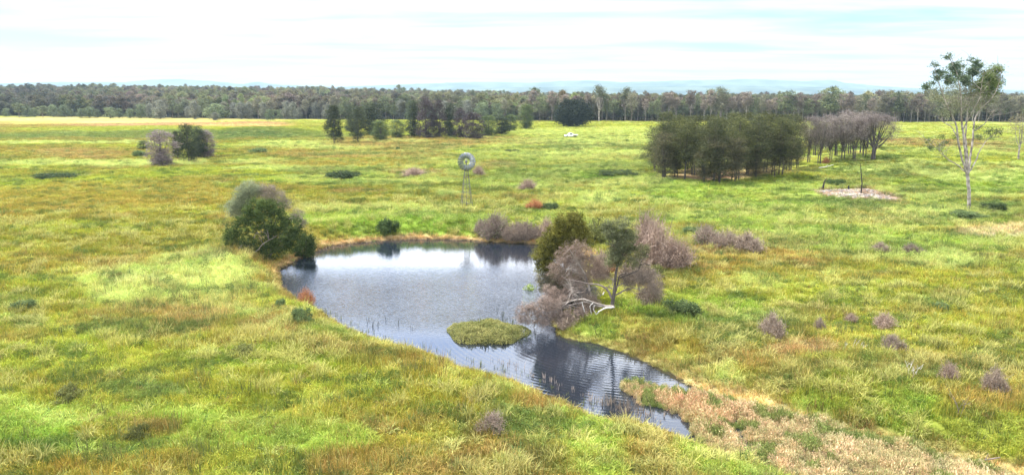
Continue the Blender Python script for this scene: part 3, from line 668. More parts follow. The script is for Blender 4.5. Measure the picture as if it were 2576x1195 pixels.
def make_tree(seed, name, H, blobs, c0, c1, leaf, nclump, per, cr, bark, trunk_r, droop=0., lean=0.0, shell=.42, stems=1, twigs=.4, flat=.7):
    rg = np.random.default_rng(seed); root = thing(name, 'x', 'tree')
    g = Geo(); cc = add_foliage(g, rg, blobs, nclump, per, cr, leaf[0], leaf[1], c0, c1, droop, shell, flat); g.build('crown', M_leaf, root)
    g = Geo(); bl = np.array(blobs)
    for s_ in range(stems):
        bx, by = rg.normal(0, .25, 2) * (stems > 1); top = bl[rg.integers(len(bl))][:3] * np.array([.5, .5, 1]) if stems > 1 else np.array([lean * H, 0, max(b_[2] for b_ in blobs)])
        tr = curve([(bx, by, -.4), (bx * .8 + rg.normal(0, .08), by * .8, H * .2), (top[0] * .5 + rg.normal(0, .15), top[1] * .5 + rg.normal(0, .15), H * .45), top], 6)
        g.tube(tr, trunk_r, trunk_r * .25, 8)
        for b_ in bl:
            k_ = int(len(tr) * rg.uniform(.3, .62)); a = tr[k_]; e = b_[:3] + rg.normal(0, .15, 3) * b_[3:6]
            if e[2] < a[2]: a = tr[max(1, int(k_ * .4))]
            g.tube(curve([a, a * .5 + e * .5 + np.array([0, 0, -.04 * H]) + rg.normal(0, .02 * H, 3), e], 4), trunk_r * .45, trunk_r * .1, 5)
    for e in cc[rg.random(len(cc)) < twigs]:
        k_ = np.argmin(((bl[:, :3] - e) ** 2).sum(1)); a = bl[k_][:3]
        g.tube(curve([a, a * .45 + e * .55 + rg.normal(0, .015 * H, 3), e], 3), trunk_r * .13, trunk_r * .03, 3)
    g.build('trunk', bark, root); return root
def tree_copy(src, loc, rz, sc, label, cat=None, group=None, name=None):
    r = src.copy(); COL.objects.link(r); r.location = loc; r.rotation_euler = (0, 0, rz); r.scale = sc; r['label'] = label
    if cat: r['category'] = cat
    if group: r['group'] = group
    elif 'group' in r.keys(): del r['group']
    if name: r.name = name
    for ch in list(src.children):
        c_ = ch.copy(); COL.objects.link(c_); c_.parent = r
    return r
_used = set(); PARK = []
def put(src, loc, rz, sc, label, cat=None, group=None, name=None):
    """the first use moves the source itself, later ones copy it"""
    if src.name not in _used:
        if name: src.name = name
        _used.add(src.name)
        src.location = loc; src.rotation_euler = (0, 0, rz); src.scale = sc; src['label'] = label
        if cat: src['category'] = cat
        if group: src['group'] = group
        return src
    return tree_copy(src, loc, rz, sc, label, cat, group, name)
rnd = random.Random(5)
def spot(X, Yb):
    p = hit(X, Yb); return p, float(height(np.array([p[0]]), np.array([p[1]]))[0])
def place(src, X, Yb, wpx, hpx, label, dims=(2.0, 1.0), cat=None, group=None, name=None, rz=None, sink=0.0):
    p, z = spot(X, Yb); k_ = px2m(X, Yb, p)
    sx_, sz_ = wpx * k_ / dims[0], hpx * k_ / dims[1]
    return put(src, (p[0], p[1], z - sink), rnd.uniform(0, 6.28) if rz is None else rz, (sx_, sx_, sz_), label, cat, group, name)

# ------------------------------------------------------------------ bushes and dry shrubs in the field
DS = [make_dead_shrub(1, (.19, .145, .11), (.44, .35, .275)), make_dead_shrub(2, (.22, .155, .12), (.50, .38, .30)), make_dead_shrub(3, (.17, .13, .10), (.38, .30, .24), leafc=((.10, .13, .05), (.2, .22, .1)))]
DR = make_dead_shrub(4, (.30, .13, .06), (.52, .26, .13), 300)
GB = [make_bush(5, (.045, .075, .025), (.12, .17, .06)), make_bush(6, (.06, .09, .035), (.17, .22, .09)), make_bush(7, (.09, .10, .03), (.22, .23, .08))]
LB = make_bush(8, (.16, .22, .06), (.36, .42, .15))
KB = make_bush(9, (.035, .05, .025), (.08, .11, .05))
BUSHES = [
 (GB[0], 972, 590, 58, 46, 'rounded dark green bush on the far bank of the pond', 'bush'),
 (DS[2], 1248, 600, 100, 64, 'grey leafless shrub on the far bank, the one nearest the windmill', 'shrub'),
 (DS[0], 1325, 606, 90, 46, 'low purple-grey shrub on the far bank beside the grey leafless shrub', 'shrub'),
 (DS[1], 1375, 600, 70, 50, 'mauve-brown dry shrub where the far bank meets the olive tree', 'shrub'),
 (DS[1], 1625, 640, 120, 100, 'tall pinkish dry shrub behind the bare-trunked tree', 'shrub'),
 (DS[1], 1690, 662, 95, 62, 'wide pink-brown dry shrub right of the bare-trunked tree', 'shrub'),
 (DS[2], 1775, 618, 110, 52, 'purple-grey shrub with a green fringe behind the pink-brown one', 'shrub'),
 (DS[0], 1880, 636, 120, 50, 'low spreading grey-mauve shrub, farthest right of those behind the pond', 'shrub'),
 (DS[2], 1452, 742, 120, 104, 'tall grey-brown brush pile of shrub under the olive green tree', 'shrub'),
 (DS[0], 1600, 716, 110, 70, 'grey-mauve shrub directly behind the bare-trunked tree', 'shrub'),
 (DS[1], 1510, 705, 100, 70, 'pinkish twiggy shrub between the olive tree and the bare trunk', 'shrub'),
 (DS[2], 1640, 770, 110, 66, 'ash-grey twiggy shrub right of the bare trunk', 'shrub'),
 (DS[2], 1410, 745, 90, 70, 'grey-brown shrub hanging over the water below the olive tree', 'shrub'),
 (DS[1], 1560, 655, 80, 60, 'pale pink-brown shrub right behind the crown of the bare-trunked tree', 'shrub'),
 (DS[1], 1650, 668, 150, 108, 'broad tall pinkish shrub mass behind the right-shore thicket', 'shrub'),
 (DS[1], 1712, 676, 120, 66, 'pale pink-brown shrub sloping down to the right of the thicket', 'shrub'),
 (DS[0], 1300, 604, 90, 44, 'brown twiggy shrub hanging over the far bank, second from the grey leafless one', 'shrub'),
 (DS[2], 1210, 592, 60, 40, 'small grey-green shrub at the left end of the far-bank shrubs', 'shrub'),
 (DS[0], 1830, 628, 100, 44, 'mauve shrub filling between two others behind the pond', 'shrub'),
 (DS[1], 1395, 792, 110, 56, 'brown dead brush leaning over the water by the light olive bush', 'shrub'),
 (DS[0], 1480, 790, 120, 50, 'low brown brush beneath the arching bare limb', 'shrub'),
 (GB[2], 1640, 700, 70, 40, 'olive bush at the right foot of the pinkish shrubs', 'bush'),
 (DS[2], 1430, 618, 70, 44, 'thin grey shrub at the right end of the far bank', 'shrub'),
 (GB[2], 1500, 610, 90, 70, 'olive green bush behind the two pond-side trees', 'bush'),
 (LB, 1334, 757, 76, 46, 'light olive green bush at the water edge left of the dead branches', 'bush'),
 (DR, 1540, 690, 56, 34, 'small rusty orange dry shrub behind the fallen branches', 'shrub'),
 (DR, 770, 768, 68, 42, 'low reddish dry shrub on the left shore of the pond', 'shrub'),
 (GB[1], 705, 772, 34, 24, 'small dark bush in pale grass left of the pond', 'bush'),
 (GB[1], 757, 812, 62, 44, 'dark olive bush just below the reddish shrub by the pond', 'bush'),
 (KB, 145, 449, 110, 16, 'flat dark green thicket in the far left of the field', 'bush'),
 (KB, 862, 449, 84, 22, 'dark green thicket left of the windmill', 'bush'),
 (DS[1], 1042, 443, 96, 20, 'long low mauve shrub left of the windmill wheel', 'shrub'),
 (DS[1], 1204, 443, 48, 24, 'small mauve shrub just right of the windmill wheel', 'shrub'),
 (DS[1], 1328, 478, 78, 26, 'pinkish brown shrub in the middle field right of the windmill', 'shrub'),
 (DR, 1346, 527, 64, 26, 'orange-brown shrub on the grass above the far bank', 'shrub'),
 (GB[1], 1385, 527, 44, 20, 'dark green bush touching the orange-brown shrub', 'bush'),
 (KB, 1290, 384, 40, 9, 'thin dark bush far off between windmill and white vehicle', 'bush'),
 (GB[0], 1001, 380, 16, 12, 'tiny round dark bush below the far tree cluster', 'bush'),
 (DS[0], 1942, 850, 96, 62, 'large pinkish grey shrub in the right meadow', 'shrub'),
 (DS[0], 2061, 833, 38, 34, 'small upright mauve shrub right of the large pinkish grey one', 'shrub'),
 (DS[1], 2140, 812, 52, 24, 'low straw-tipped shrub left of a wider mauve one in the right meadow', 'shrub'),
 (DS[1], 2225, 826, 82, 38, 'wide low mauve shrub in the right meadow', 'shrub'),
 (DS[0], 2500, 992, 88, 66, 'spiky purple-grey shrub near the right edge', 'shrub'),
 (DS[1], 2386, 962, 66, 50, 'reddish purple shrub left of the spiky one', 'shrub'),
 (DS[2], 2290, 640, 70, 28, 'grey-green shrub beside the bright mound of grass', 'shrub'),
 (DS[0], 2215, 636, 70, 26, 'dull mauve shrub left of the bright mound of grass', 'shrub'),
 (GB[1], 2362, 778, 60, 20, 'low dark green bush in the middle of the right meadow', 'bush'),
 (GB[1], 2500, 530, 74, 24, 'dark green bush standing in for the shadow just right of the tall gum trunk', 'bush'),  # its dark leaves stand in for the shadow beside the gum
 (GB[0], 2100, 468, 56, 20, 'green bush behind the burnt patch', 'bush'),
 (DR, 2078, 415, 36, 20, 'reddish bush at the foot of the dry grove', 'bush'),
 (GB[1], 352, 395, 46, 18, 'low green bush left of the pale round tree', 'bush'),
 (GB[1], 650, 385, 60, 14, 'low green bush right of the isolated left trees', 'bush'),
 (GB[2], 170, 1006, 90, 44, 'brown-green tussock bush in the lower left', 'bush'),
 (GB[2], 345, 1100, 70, 40, 'dark brown-green bush in the bottom left grass', 'bush'),
 (DS[2], 2245, 880, 80, 40, 'thin greyish shrub with bare twigs in the right meadow', 'shrub'),
 (GB[1], 1720, 790, 110, 40, 'fresh green bush right of the dead branches', 'bush'),
 (GB[1], 2430, 545, 110, 16, 'dark green clump below the tall gum trunk', 'bush'),
 (GB[1], 1745, 590, 60, 22, 'dull green bush on the rise behind the mauve shrubs', 'bush'),
 (KB, 1560, 437, 130, 9, 'long dark hollow thicket left of the green grove', 'bush'),
 (GB[2], 620, 890, 80, 32, 'olive brown bush on the left meadow below the pale grass', 'bush'),
 (DS[2], 1090, 875, 46, 30, 'pale leafless shrub on the near shore', 'shrub'),
 (GB[1], 60, 780, 70, 30, 'dusky green clump at the left edge', 'bush'),
 (DS[2], 1240, 1080, 110, 44, 'grey-brown weedy shrub in the bottom middle', 'shrub'),
 (GB[1], 1590, 1020, 60, 26, 'low olive clump where the channel narrows', 'bush'),
]
for src, X, Yb, wp, hp, lab, cat in BUSHES:
    place(src, X, Yb, wp, hp * 1.05, lab, (2.0, 1.0), cat, None, 'dry_shrub' if cat == 'shrub' else 'bush', sink=.03).scale.y *= rnd.uniform(.85, 1.25)

# straw coloured bare stalks standing in the right meadow
def sticks(X, Yb, n, hgt, spread, label, mat=M_pale, r=.02):
    p, z = spot(X, Yb); g = Geo(); rg = np.random.default_rng(int(X))
    for _ in range(n):
        b = np.array([rg.normal(0, spread), rg.normal(0, spread), 0]); t = b + np.array([rg.normal(0, .35), rg.normal(0, .35), rg.uniform(.6, 1)]) * hgt
        g.tube(curve([b, b * .5 + t * .5 + rg.normal(0, .06, 3), t], 4), r, r * .4, 5)
        for q_ in range(2):
            a = b * .4 + t * .6; e = a + np.array([rg.normal(0, .3), rg.normal(0, .3), .35]) * hgt * .6; g.tube(curve([a, (a + e) / 2 + rg.normal(0, .03, 3), e], 3), r * .6, r * .3, 4)
    o = g.build('dry_stalk', mat, None, loc=(p[0], p[1], z)); tag(o, label, 'stalk')
sticks(2285, 948, 6, 1.1, .25, 'pale bare forked stalks left of the reddish purple shrub')
sticks(2145, 880, 5, .9, .2, 'straw coloured broken stalks in the right meadow')
sticks(2405, 1045, 4, 1.6, .15, 'grey dead sapling leaning over the lower right grass', M_bark)
def lying(X0, Y0, X1, Y1, r, label, cat, name, mat, up=.25, wob=.05):
    a, za = spot(X0, Y0); b, zb = spot(X1, Y1); rg = np.random.default_rng(int(X0))
    A_, B_ = np.array([0, 0, up]), np.array([b[0] - a[0], b[1] - a[1], zb - za + up]); g = Geo()
    g.tube(curve([A_, A_ * .6 + B_ * .4 + rg.normal(0, wob, 3), B_], 8), r, r * .5, 8)
    g.tube(curve([A_ * .5 + B_ * .5, A_ * .4 + B_ * .6 + np.array([.1, .2, .35])], 4), r * .5, r * .2, 6)
    tag(g.build(name, mat, None, True, loc=(a[0], a[1], za)), label, cat)
lying(2438, 1178, 2515, 1160, .07, 'weathered fallen branch on straw grass in the bottom right corner', 'branch', 'fallen_branch', M_bark)

# ------------------------------------------------------------------ floating island of weeds
p = to_plane(1226, 833, .2); k_ = px2m(1226, 833, p)
rg = np.random.default_rng(41); n = 15000; hw = 91 * k_; hd = 3.7
aa = rg.uniform(0, 6.28, n); rr_ = np.sqrt(rg.random(n)); ex = 1 + .16 * np.sin(2 * aa + 1) + .10 * np.sin(5 * aa)
X_ = rr_ * np.cos(aa) * hw * ex; Y_ = rr_ * np.sin(aa) * hd * ex - X_ * .16
top = .75 * (1 - rr_ ** 4) + .05; bump_ = fbm(X_ * 1.3 + 50, Y_ * 1.3 + 50, 2); Z_ = rg.random(n) ** .35 * top * (.45 + bump_)
isl = thing('weed_island', 'low floating island of leafy yellow-green weeds in the pond', 'plant', (p[0], p[1], 0))
g = Geo(); V, Q = leaves(rg, np.stack([X_, Y_, Z_], -1), .17, .07, .8)
tt = rg.random((n, 1)) * .6 + (fbm(X_ * .9, Y_ * .9 + 20, 2)[:, None]) * .5; cI = np.array((.13, .17, .05)) * (1 - tt) + np.array((.46, .42, .16)) * tt
g.add(V, Q, np.repeat(np.clip(cI, .02, .9), 4, 0)); g.build('foliage', M_leaf, isl)
g = Geo(); V, Q, C_ = blades(rg, 900, 1, .55, .03, .4, .2, (.10, .13, .05), (.3, .28, .12)); V[:, 0] *= hw * .95; V[:, 1] *= hd * .95; V[:, 1] -= V[:, 0] * .16
g.add(V, Q, C_); g.build('stem', M_leaf, isl)

def traced(X, Y, p, z0, d=0.0):
    """offset from a plant's foot of the point the photo shows at X, Y, standing d metres behind the foot"""
    v = ray(X, Y); t = (p[1] + d) / v[1]
    return np.array((v[0] * t - p[0], d, CAMZ + v[2] * t - z0))
# ------------------------------------------------------------------ trees traced near the pond
p, z = spot(676, 650)
def Z7(x, y, d=0.0): return traced((x / 4.268 + 600) * .859, (y / 4.268 + 520) * .859, p, z, d)
wt = thing('wispy_tree', 'wispy grey-green half-bare tree rising behind the dense tree left of the pond', 'tree', (p[0] - .3, p[1] + 4.2, float(height(np.array([p[0]]), np.array([p[1] + 4.2]))[0])))
kz = .00985 * 1.03
rg = np.random.default_rng(51); g = Geo()
def B7(x, y, r, d=0):
    a = Z7(x, y, 4.2 + d); return (a[0] + .3, d, a[2], r * kz, r * kz * .9, r * kz)
add_foliage(g, rg, [B7(560,190,130), B7(470,270,140), B7(360,420,120), B7(420,420,120), B7(650,190,100), B7(500,330,120)], 760, 36, .42, .17, .045, (.12, .135, .08), (.27, .29, .18), .3, .4)
add_foliage(g, rg, [B7(760,240,120), B7(900,300,120), B7(1000,370,90), B7(1150,520,110), B7(1230,600,60), B7(820,200,90)], 560, 32, .42, .16, .034, (.12, .10, .08), (.27, .225, .18), .2, .4)
g.build('crown', M_leaf, wt)
g = Geo()
for e in [(520,220),(430,300),(350,430),(640,170),(760,190),(880,260),(990,350),(1160,490),(1230,590),(600,260)]:
    E = np.array(B7(*e, 1)[:3]); E[1] = rg.normal(0, .6); a = np.array([rg.normal(0, .2), 0, -.4]); mm = a * .5 + E * .5 + rg.normal(0, .35, 3)
    g.tube(curve([a, mm, E], 6), .10, .02, 6)
    for q_ in range(7):
        f = rg.uniform(.45, 1); s_ = mm * (1 - f) + E * f; e2 = s_ + rg.normal(0, .7, 3) + np.array([0, 0, .4]); g.tube(curve([s_, (s_ + e2) / 2 + rg.normal(0, .08, 3), e2], 3), .025, .008, 4)
g.build('trunk', M_bark, wt)

gt = thing('dense_tree', 'dense dark green leafy tree overhanging the left end of the pond', 'tree', (p[0], p[1], z))
def B7g(x, y, r, d=0, ry=.8):
    a = Z7(x, y, d); return (a[0], d, a[2], r * .00985, r * .00985 * ry, r * .00985)
rg = np.random.default_rng(52); g = Geo()
BL = [B7g(650,400,150,.6), B7g(560,480,130,.3), B7g(780,380,110,.6), B7g(900,440,130,.5), B7g(460,610,130,0), B7g(340,680,115,0), B7g(330,790,100,0), B7g(700,560,190,0), B7g(880,560,160,.2),
      B7g(1080,600,130,.2), B7g(960,760,200,0), B7g(560,860,150,-.3), B7g(470,880,110,-.2), B7g(1100,800,150,0), B7g(1180,700,90,.2), B7g(800,900,150,-.4), B7g(650,950,110,-.6)]
add_foliage(g, rg, BL, 1150, 42, .42, .16, .10, (.042, .068, .02), (.15, .20, .065), 0, .3)
g.build('crown', M_leaf, gt)
g = Geo()
for P_, r0 in [([(800,1040),(760,880),(700,780),(640,690)], .16), ([(800,1040),(860,900),(960,780),(1060,700)], .15), ([(780,1040),(600,900),(470,830),(380,760)], .12), ([(800,1040),(830,860),(850,700),(820,520)], .14)]:
    g.tube(curve([Z7(x, y, rg.normal(0, .3)) for x, y in P_], 6), r0, .03, 7)
g.build('trunk', M_bark, gt)
for P_, r0 in [([(720,835),(760,805),(830,770),(900,725)], .06), ([(800,780),(790,710),(775,650)], .045), ([(800,770),(760,700),(720,675)], .04), ([(720,835),(670,900),(620,930)], .05), ([(615,760),(640,700),(680,690)], .04), ([(420,900),(450,860),(470,840)], .035), ([(1050,515),(1100,505),(1150,510)], .03)]:
    g = Geo(); g.tube(curve([Z7(x, y, -1.75 + rg.normal(0, .08)) for x, y in P_], 6, .015, rg), r0, r0 * .4, 6)
    o = g.build('bare_branch', M_bark, gt); o['label'] = 'pale bare branch showing through the leaves'
rb = make_bush(55, (.04, .07, .02), (.16, .20, .07), 5, (.07, .05), 330)
place(rb, 768, 650, 66, 70, 'dark green bush at the water edge, right of the dense tree', cat='bush', sink=.05)

# right shore: the bare-trunked tree and its neighbours
p, z = spot(1545, 784); K = .2875 * px2m(1545, 784, p)
OFF = np.zeros(3)
def Z4(x, y, d=0.0): return traced((x / 2.988 + 1480) * .859, (y / 2.988 + 600) * .859, p, z, d + OFF[1]) - OFF
def B4(x, y, r, d=0, ry=.8): a = Z4(x, y, d); return (a[0], a[1], a[2], r * K, r * K * ry, r * K)
def limbset(g, rg, lims, twig=0, dd=.4):
    for P_, r0, r1 in lims:
        d_ = 0; pts = []
        dr = rg.uniform(-dd, dd)
        for i, (x, y) in enumerate(P_): pts.append(Z4(x, y, dr * i / max(1, len(P_) - 1)))
        c_ = curve(pts, 5, .012, rg); g.tube(c_, r0, r1, 7)
        for _ in range(twig):
            a = c_[rg.integers(len(c_) // 2, len(c_))]; e = a + rg.normal(0, .45, 3); g.tube(curve([a, (a + e) / 2 + rg.normal(0, .06, 3), e], 3), r1 * .8 + .012, .008, 4)
bt = thing('bare_trunk_tree', 'thin-crowned olive tree with exposed dark forked trunk on the right shore', 'tree', (p[0], p[1], z))
rg = np.random.default_rng(61); g = Geo()
limbset(g, rg, [([(945,935),(938,860),(952,770),(960,680),(975,560),(1010,470),(1045,380),(1052,250)], .20, .03), ([(948,800),(985,690),(1000,620),(1060,595)], .10, .03), ([(975,560),(960,440),(940,330),(930,200)], .07, .02),
   ([(1010,470),(1080,400),(1150,300)], .05, .015), ([(1000,640),(1100,600),(1165,570),(1190,520),(1270,530)], .07, .02), ([(1165,570),(1200,480),(1240,440)], .04, .015)], 6)
g.build('trunk', M_bark_dark, bt)
g = Geo(); limbset(g, rg, [([(935,820),(885,735),(805,697),(730,690),(640,668),(540,650)], .11, .025), ([(960,790),(1060,742),(1140,730),(1230,770)], .08, .02), ([(958,735),(1000,700),(1060,680),(1075,710)], .07, .03), ([(935,735),(890,715)], .05, .02), ([(935,710),(945,650)], .045, .02), ([(1050,490),(1110,470),(1200,480),(1250,450)], .04, .01)], 8)
o = g.build('bare_limb', M_pale if False else M_bark, bt)
g = Geo(); add_foliage(g, rg, [B4(985,330,110), B4(930,260,80), B4(1000,430,110), B4(940,470,85), B4(1060,330,90), B4(1040,240,60), B4(900,200,60), B4(1020,180,90)], 620, 36, .30, .13, .05, (.075, .085, .04), (.21, .22, .12), .2, .4)
add_foliage(g, rg, [B4(1170,420,80), B4(1230,400,60), B4(1120,500,70), B4(1100,250,70,.5)], 170, 32, .28, .12, .045, (.08, .09, .04), (.22, .22, .11), .2, .4)
add_foliage(g, rg, [B4(1150,640,90), B4(1280,680,110), B4(1230,620,80), B4(1060,640,60), B4(1330,720,60), B4(1080,720,50)], 420, 30, .26, .12, .03, (.14, .11, .085), (.32, .26, .215), .1, .4)
g.build('crown', M_leaf, bt)

OFF = np.array((0, -.5, 0))
fl = thing('fallen_tree', 'grey fallen limbs with dead twigs sprawling from the trunk into the pond', 'fallen tree', (p[0], p[1] - .5, z))
g = Geo(); limbset(g, rg, [([(950,890),(860,880),(760,850),(680,825),(560,845),(450,872),(330,910),(200,980)], .12, .03), ([(900,895),(800,880),(700,850),(560,880),(430,930),(380,1000)], .09, .02), ([(560,845),(480,900),(400,930)], .06, .02), ([(330,910),(260,870),(240,910)], .04, .015), ([(450,870),(370,850),(290,860)], .04, .012), ([(300,960),(260,1030)], .05, .02), ([(640,830),(600,780),(560,700)], .04, .015)], 40, .9)
g.build('limb', M_greywood, fl)
for lm in [([(950,890),(880,895),(820,925),(790,955)], .085, .05), ([(668,842),(680,890),(692,930)], .045, .035), ([(765,852),(738,880),(745,920),(748,958)], .05, .04), ([(778,872),(768,905),(790,950)], .045, .035), ([(850,780),(862,755)], .05, .04)]:
    g = Geo(); limbset(g, rg, [lm], 0, .2); o = g.build('stripped_limb', M_pale, fl, loc=(0, -.25, 0)); o['label'] = 'bone-white stripped limb end'
g = Geo()
PUF = [B4(150,915,65), B4(120,1000,50), B4(200,990,60), B4(330,1010,70), B4(300,930,60), B4(420,860,80), B4(340,850,60), B4(530,1020,75), B4(560,960,70), B4(660,960,75), B4(470,980,70), B4(400,940,60), B4(230,900,50), B4(430,790,75,1.4), B4(560,760,75,1.5), B4(650,730,65,1.5), B4(380,750,70,1.2), B4(500,830,60,.9)]
add_foliage(g, rg, PUF, 900, 30, .28, .24, .018, (.12, .092, .072), (.31, .24, .20), .1, .42)
g.build('dead_twig', M_twig, fl)

OFF = np.array((0, 1.8, -.25))
dt = thing('dead_tree', 'leafless reddish grey tree with a leaning trunk between the olive tree and the bare-trunked tree', 'tree', (p[0], p[1] + 1.8, z - .25))
g = Geo(); limbset(g, rg, [([(742,800),(725,700),(690,600),(645,520),(600,450),(560,390)], .13, .02), ([(645,520),(670,470),(740,460),(760,440)], .05, .012), ([(690,600),(640,600),(600,570),(560,560)], .05, .012), ([(645,520),(610,530),(560,500),(500,480)], .05, .01), ([(725,700),(680,640),(650,560),(640,470)], .06, .015)], 34, 1.0)
g.build('trunk', M_greywood, dt)
g = Geo(); add_foliage(g, rg, [B4(560,430,110), B4(640,380,90), B4(480,490,90), B4(560,540,90), B4(700,440,80), B4(760,500,80), B4(620,620,70), B4(820,560,80), B4(860,460,60), B4(430,580,80), B4(520,640,80), B4(700,580,80), B4(770,620,80), B4(850,640,70), B4(640,700,60)], 800, 26, .30, .25, .018, (.17, .12, .09), (.36, .275, .22), .1, .45)
g.build('dead_twig', M_twig, dt)

OFF = np.array((0, 4.5, -1.2))
ot = thing('olive_tree', 'rounded olive green feathery tree standing over the right end of the pond', 'tree', (p[0], p[1] + 4.5, z - 1.2))
g = Geo(); OBL = [B4(520,150,100), B4(610,130,80), B4(620,230,110), B4(470,250,110), B4(400,270,80), B4(560,330,120), B4(370,360,95), B4(310,450,85), B4(320,540,70), B4(420,460,110), B4(690,290,80), B4(660,200,70), B4(470,380,110), B4(400,560,70)]
add_foliage(g, rg, OBL, 1300, 40, .34, .15, .065, (.07, .075, .02), (.27, .25, .06), .1, .33)
add_foliage(g, rg, [B4(450,600,80,-.6), B4(350,650,80,-.6), B4(420,700,90,-.6), B4(330,720,60,-.5), B4(500,680,70,-.6)], 480, 36, .32, .14, .045, (.12, .11, .07), (.30, .27, .17), .1, .36)
g.build('crown', M_leaf, ot)
g = Geo(); limbset(g, rg, [([(560,940),(540,760),(520,560),(540,300),(560,180)], .2, .04), ([(540,760),(450,600),(390,420)], .12, .03), ([(520,560),(600,400),(650,240)], .1, .03), ([(540,700),(400,620),(330,520)], .09, .02)], 5, .4)
g.build('trunk', M_bark_dark, ot)
gk = make_bush(63, (.09, .09, .08), (.24, .22, .20), 5, (.09, .03), 260)
place(gk, 1452, 775, 130, 78, 'ash-grey thorny bush between the light olive bush and fallen limbs', cat='bush')
place(DS[0], 1420, 822, 120, 40, 'heap of brown dead twigs at the waterline below the fallen limbs', cat='shrub', name='dry_shrub')

# ------------------------------------------------------------------ tall gum
p, z = spot(2437, 529); K = .3737 * px2m(2437, 529, p)
def ZG(x, y, d=0.0): return traced((x / 2.298 + 2640) * .859, (y / 2.298 + 140) * .859, p, z, d)
gum = thing('tall_gum_tree', 'tall open-crowned gum tree with pale peeling trunk at the right', 'tree', (p[0], p[1], z))
rg = np.random.default_rng(71); g = Geo(); tips = []
LG_ = [([(450,1105),(455,1000),(447,900),(443,840)], .30, .25, 0), ([(443,845),(430,700),(412,560),(402,450),(400,330),(385,230),(360,140),(318,70)], .22, .04, -1), ([(440,850),(405,740),(380,620),(368,520),(325,430),(295,360),(270,290),(240,210),(222,115)], .19, .035, -2.2),
  ([(450,845),(462,740),(480,620),(490,500),(530,410),(590,280),(600,200),(640,130)], .20, .04, 2.4), ([(445,820),(440,700),(432,600),(440,480),(460,340),(480,230),(475,140),(472,85)], .16, .03, 1.4), ([(425,835),(380,790),(330,765),(290,730),(260,690),(200,655),(175,620)], .11, .02, -.8),
  ([(462,830),(500,760),(530,690),(570,630),(610,590),(670,565)], .12, .02, 1.2), ([(380,620),(340,540),(290,505),(240,470)], .09, .02, 1.8), ([(490,560),(560,510),(600,450),(620,430)], .08, .02, -1.4), ([(300,740),(270,720),(250,670)], .05, .02, -.5), ([(402,450),(440,360),(430,260),(410,190),(420,130)], .1, .02, 2.2),
  ([(530,410),(600,350),(650,260),(670,170)], .1, .02, -1.8), ([(325,430),(250,350),(180,290),(150,260)], .09, .02, 2), ([(412,560),(450,480),(520,350),(540,250),(550,170)], .1, .02, -2)]
for P_, r0, r1, dd in LG_:
    pts = [ZG(x, y, dd * (i / max(1, len(P_) - 1)) * 1.6) for i, (x, y) in enumerate(P_)]
    c_ = curve(pts, 6, .03, rg); g.tube(c_, r0, r1, 9)
    if r0 < .3:
        for _ in range(16):
            k_ = rg.integers(int(len(c_) * .45), len(c_)); a = c_[k_]; e = a + np.array([rg.normal(0, 1.5), rg.normal(0, 1.2), rg.uniform(-.2, 2.2)]); g.tube(curve([a, (a + e) / 2 + rg.normal(0, .2, 3), e], 4), max(.02, r1 * .8), .012, 5); tips.append(e)
g.build('trunk', M_gum, gum)
g = Geo()
def BG_(x, y, r, d=0): a = ZG(x, y, d); return (a[0], a[1], a[2], r * K, r * K * .9, r * K * .8)
dense = [BG_(630,150,42,3), BG_(660,145,24,2), BG_(600,200,50,3), BG_(570,240,55,2), BG_(600,280,55,2), BG_(640,240,35,2), BG_(520,270,45,1), BG_(560,180,25,1)]
add_foliage(g, rg, dense, 300, 30, .75, .34, .12, (.06, .08, .03), (.19, .24, .09), .25, .4)
airy = [BG_(315,62,20,-1.5), BG_(355,130,34,-1), BG_(370,170,28), BG_(405,128,12), BG_(225,112,16,-3), BG_(250,118,10,-3), BG_(232,160,18,-3), BG_(245,195,28,-3), BG_(270,165,16,-3), BG_(305,170,14,-2), BG_(330,215,40,-2), BG_(425,200,32,1), BG_(470,82,16,1), BG_(500,90,20,1), BG_(515,125,26,1), BG_(480,165,38,1), BG_(440,225,34), BG_(205,240,16,-3), BG_(165,265,26,2), BG_(400,90,8)]
add_foliage(g, rg, airy, 330, 24, .55, .34, .14, (.06, .09, .06), (.17, .22, .13), .25, .45)
mid = [BG_(340,260,60), BG_(260,290,55,-2), BG_(420,290,70,1), BG_(330,350,70,-1), BG_(230,340,50,-2), BG_(480,320,70,1), BG_(400,400,80), BG_(520,380,60,1), BG_(300,430,60,-1), BG_(470,250,40), BG_(600,350,40,1)]
add_foliage(g, rg, mid, 430, 14, .9, .34, .10, (.10, .11, .07), (.26, .27, .16), .35, .5)
low_ = [BG_(180,635,22,-1), BG_(200,670,18,-1), BG_(260,660,24,-.5), BG_(280,600,22,-.5), BG_(590,570,40,2), BG_(640,560,32,2), BG_(670,568,20,2), BG_(610,610,14,2), BG_(520,600,26,2), BG_(300,635,20), BG_(370,600,20), BG_(510,540,22)]
add_foliage(g, rg, low_, 120, 18, .6, .28, .10, (.05, .07, .03), (.15, .18, .08), .25, .45)
g.build('crown', M_leaf, gum)
sp_ = make_tree(73, 'sapling_gum', 10, [(0, 0, 6.5, 1.6, 1.6, 1.5), (.9, 0, 8, 1.3, 1.2, 1.4), (-1.0, .2, 7.6, 1.1, 1.1, 1.2), (.3, .3, 9.2, 1, 1, .9), (-.6, 0, 5, 1.1, 1, .9)], (.16, .15, .08), (.34, .30, .17), (.3, .07), 130, 11, .7, M_gum, .13, .3)
place(sp_, 2562, 405, 84, 118, 'thin half-bare young gum tree at the right edge', (4.4, 10), 'tree', sink=.1)

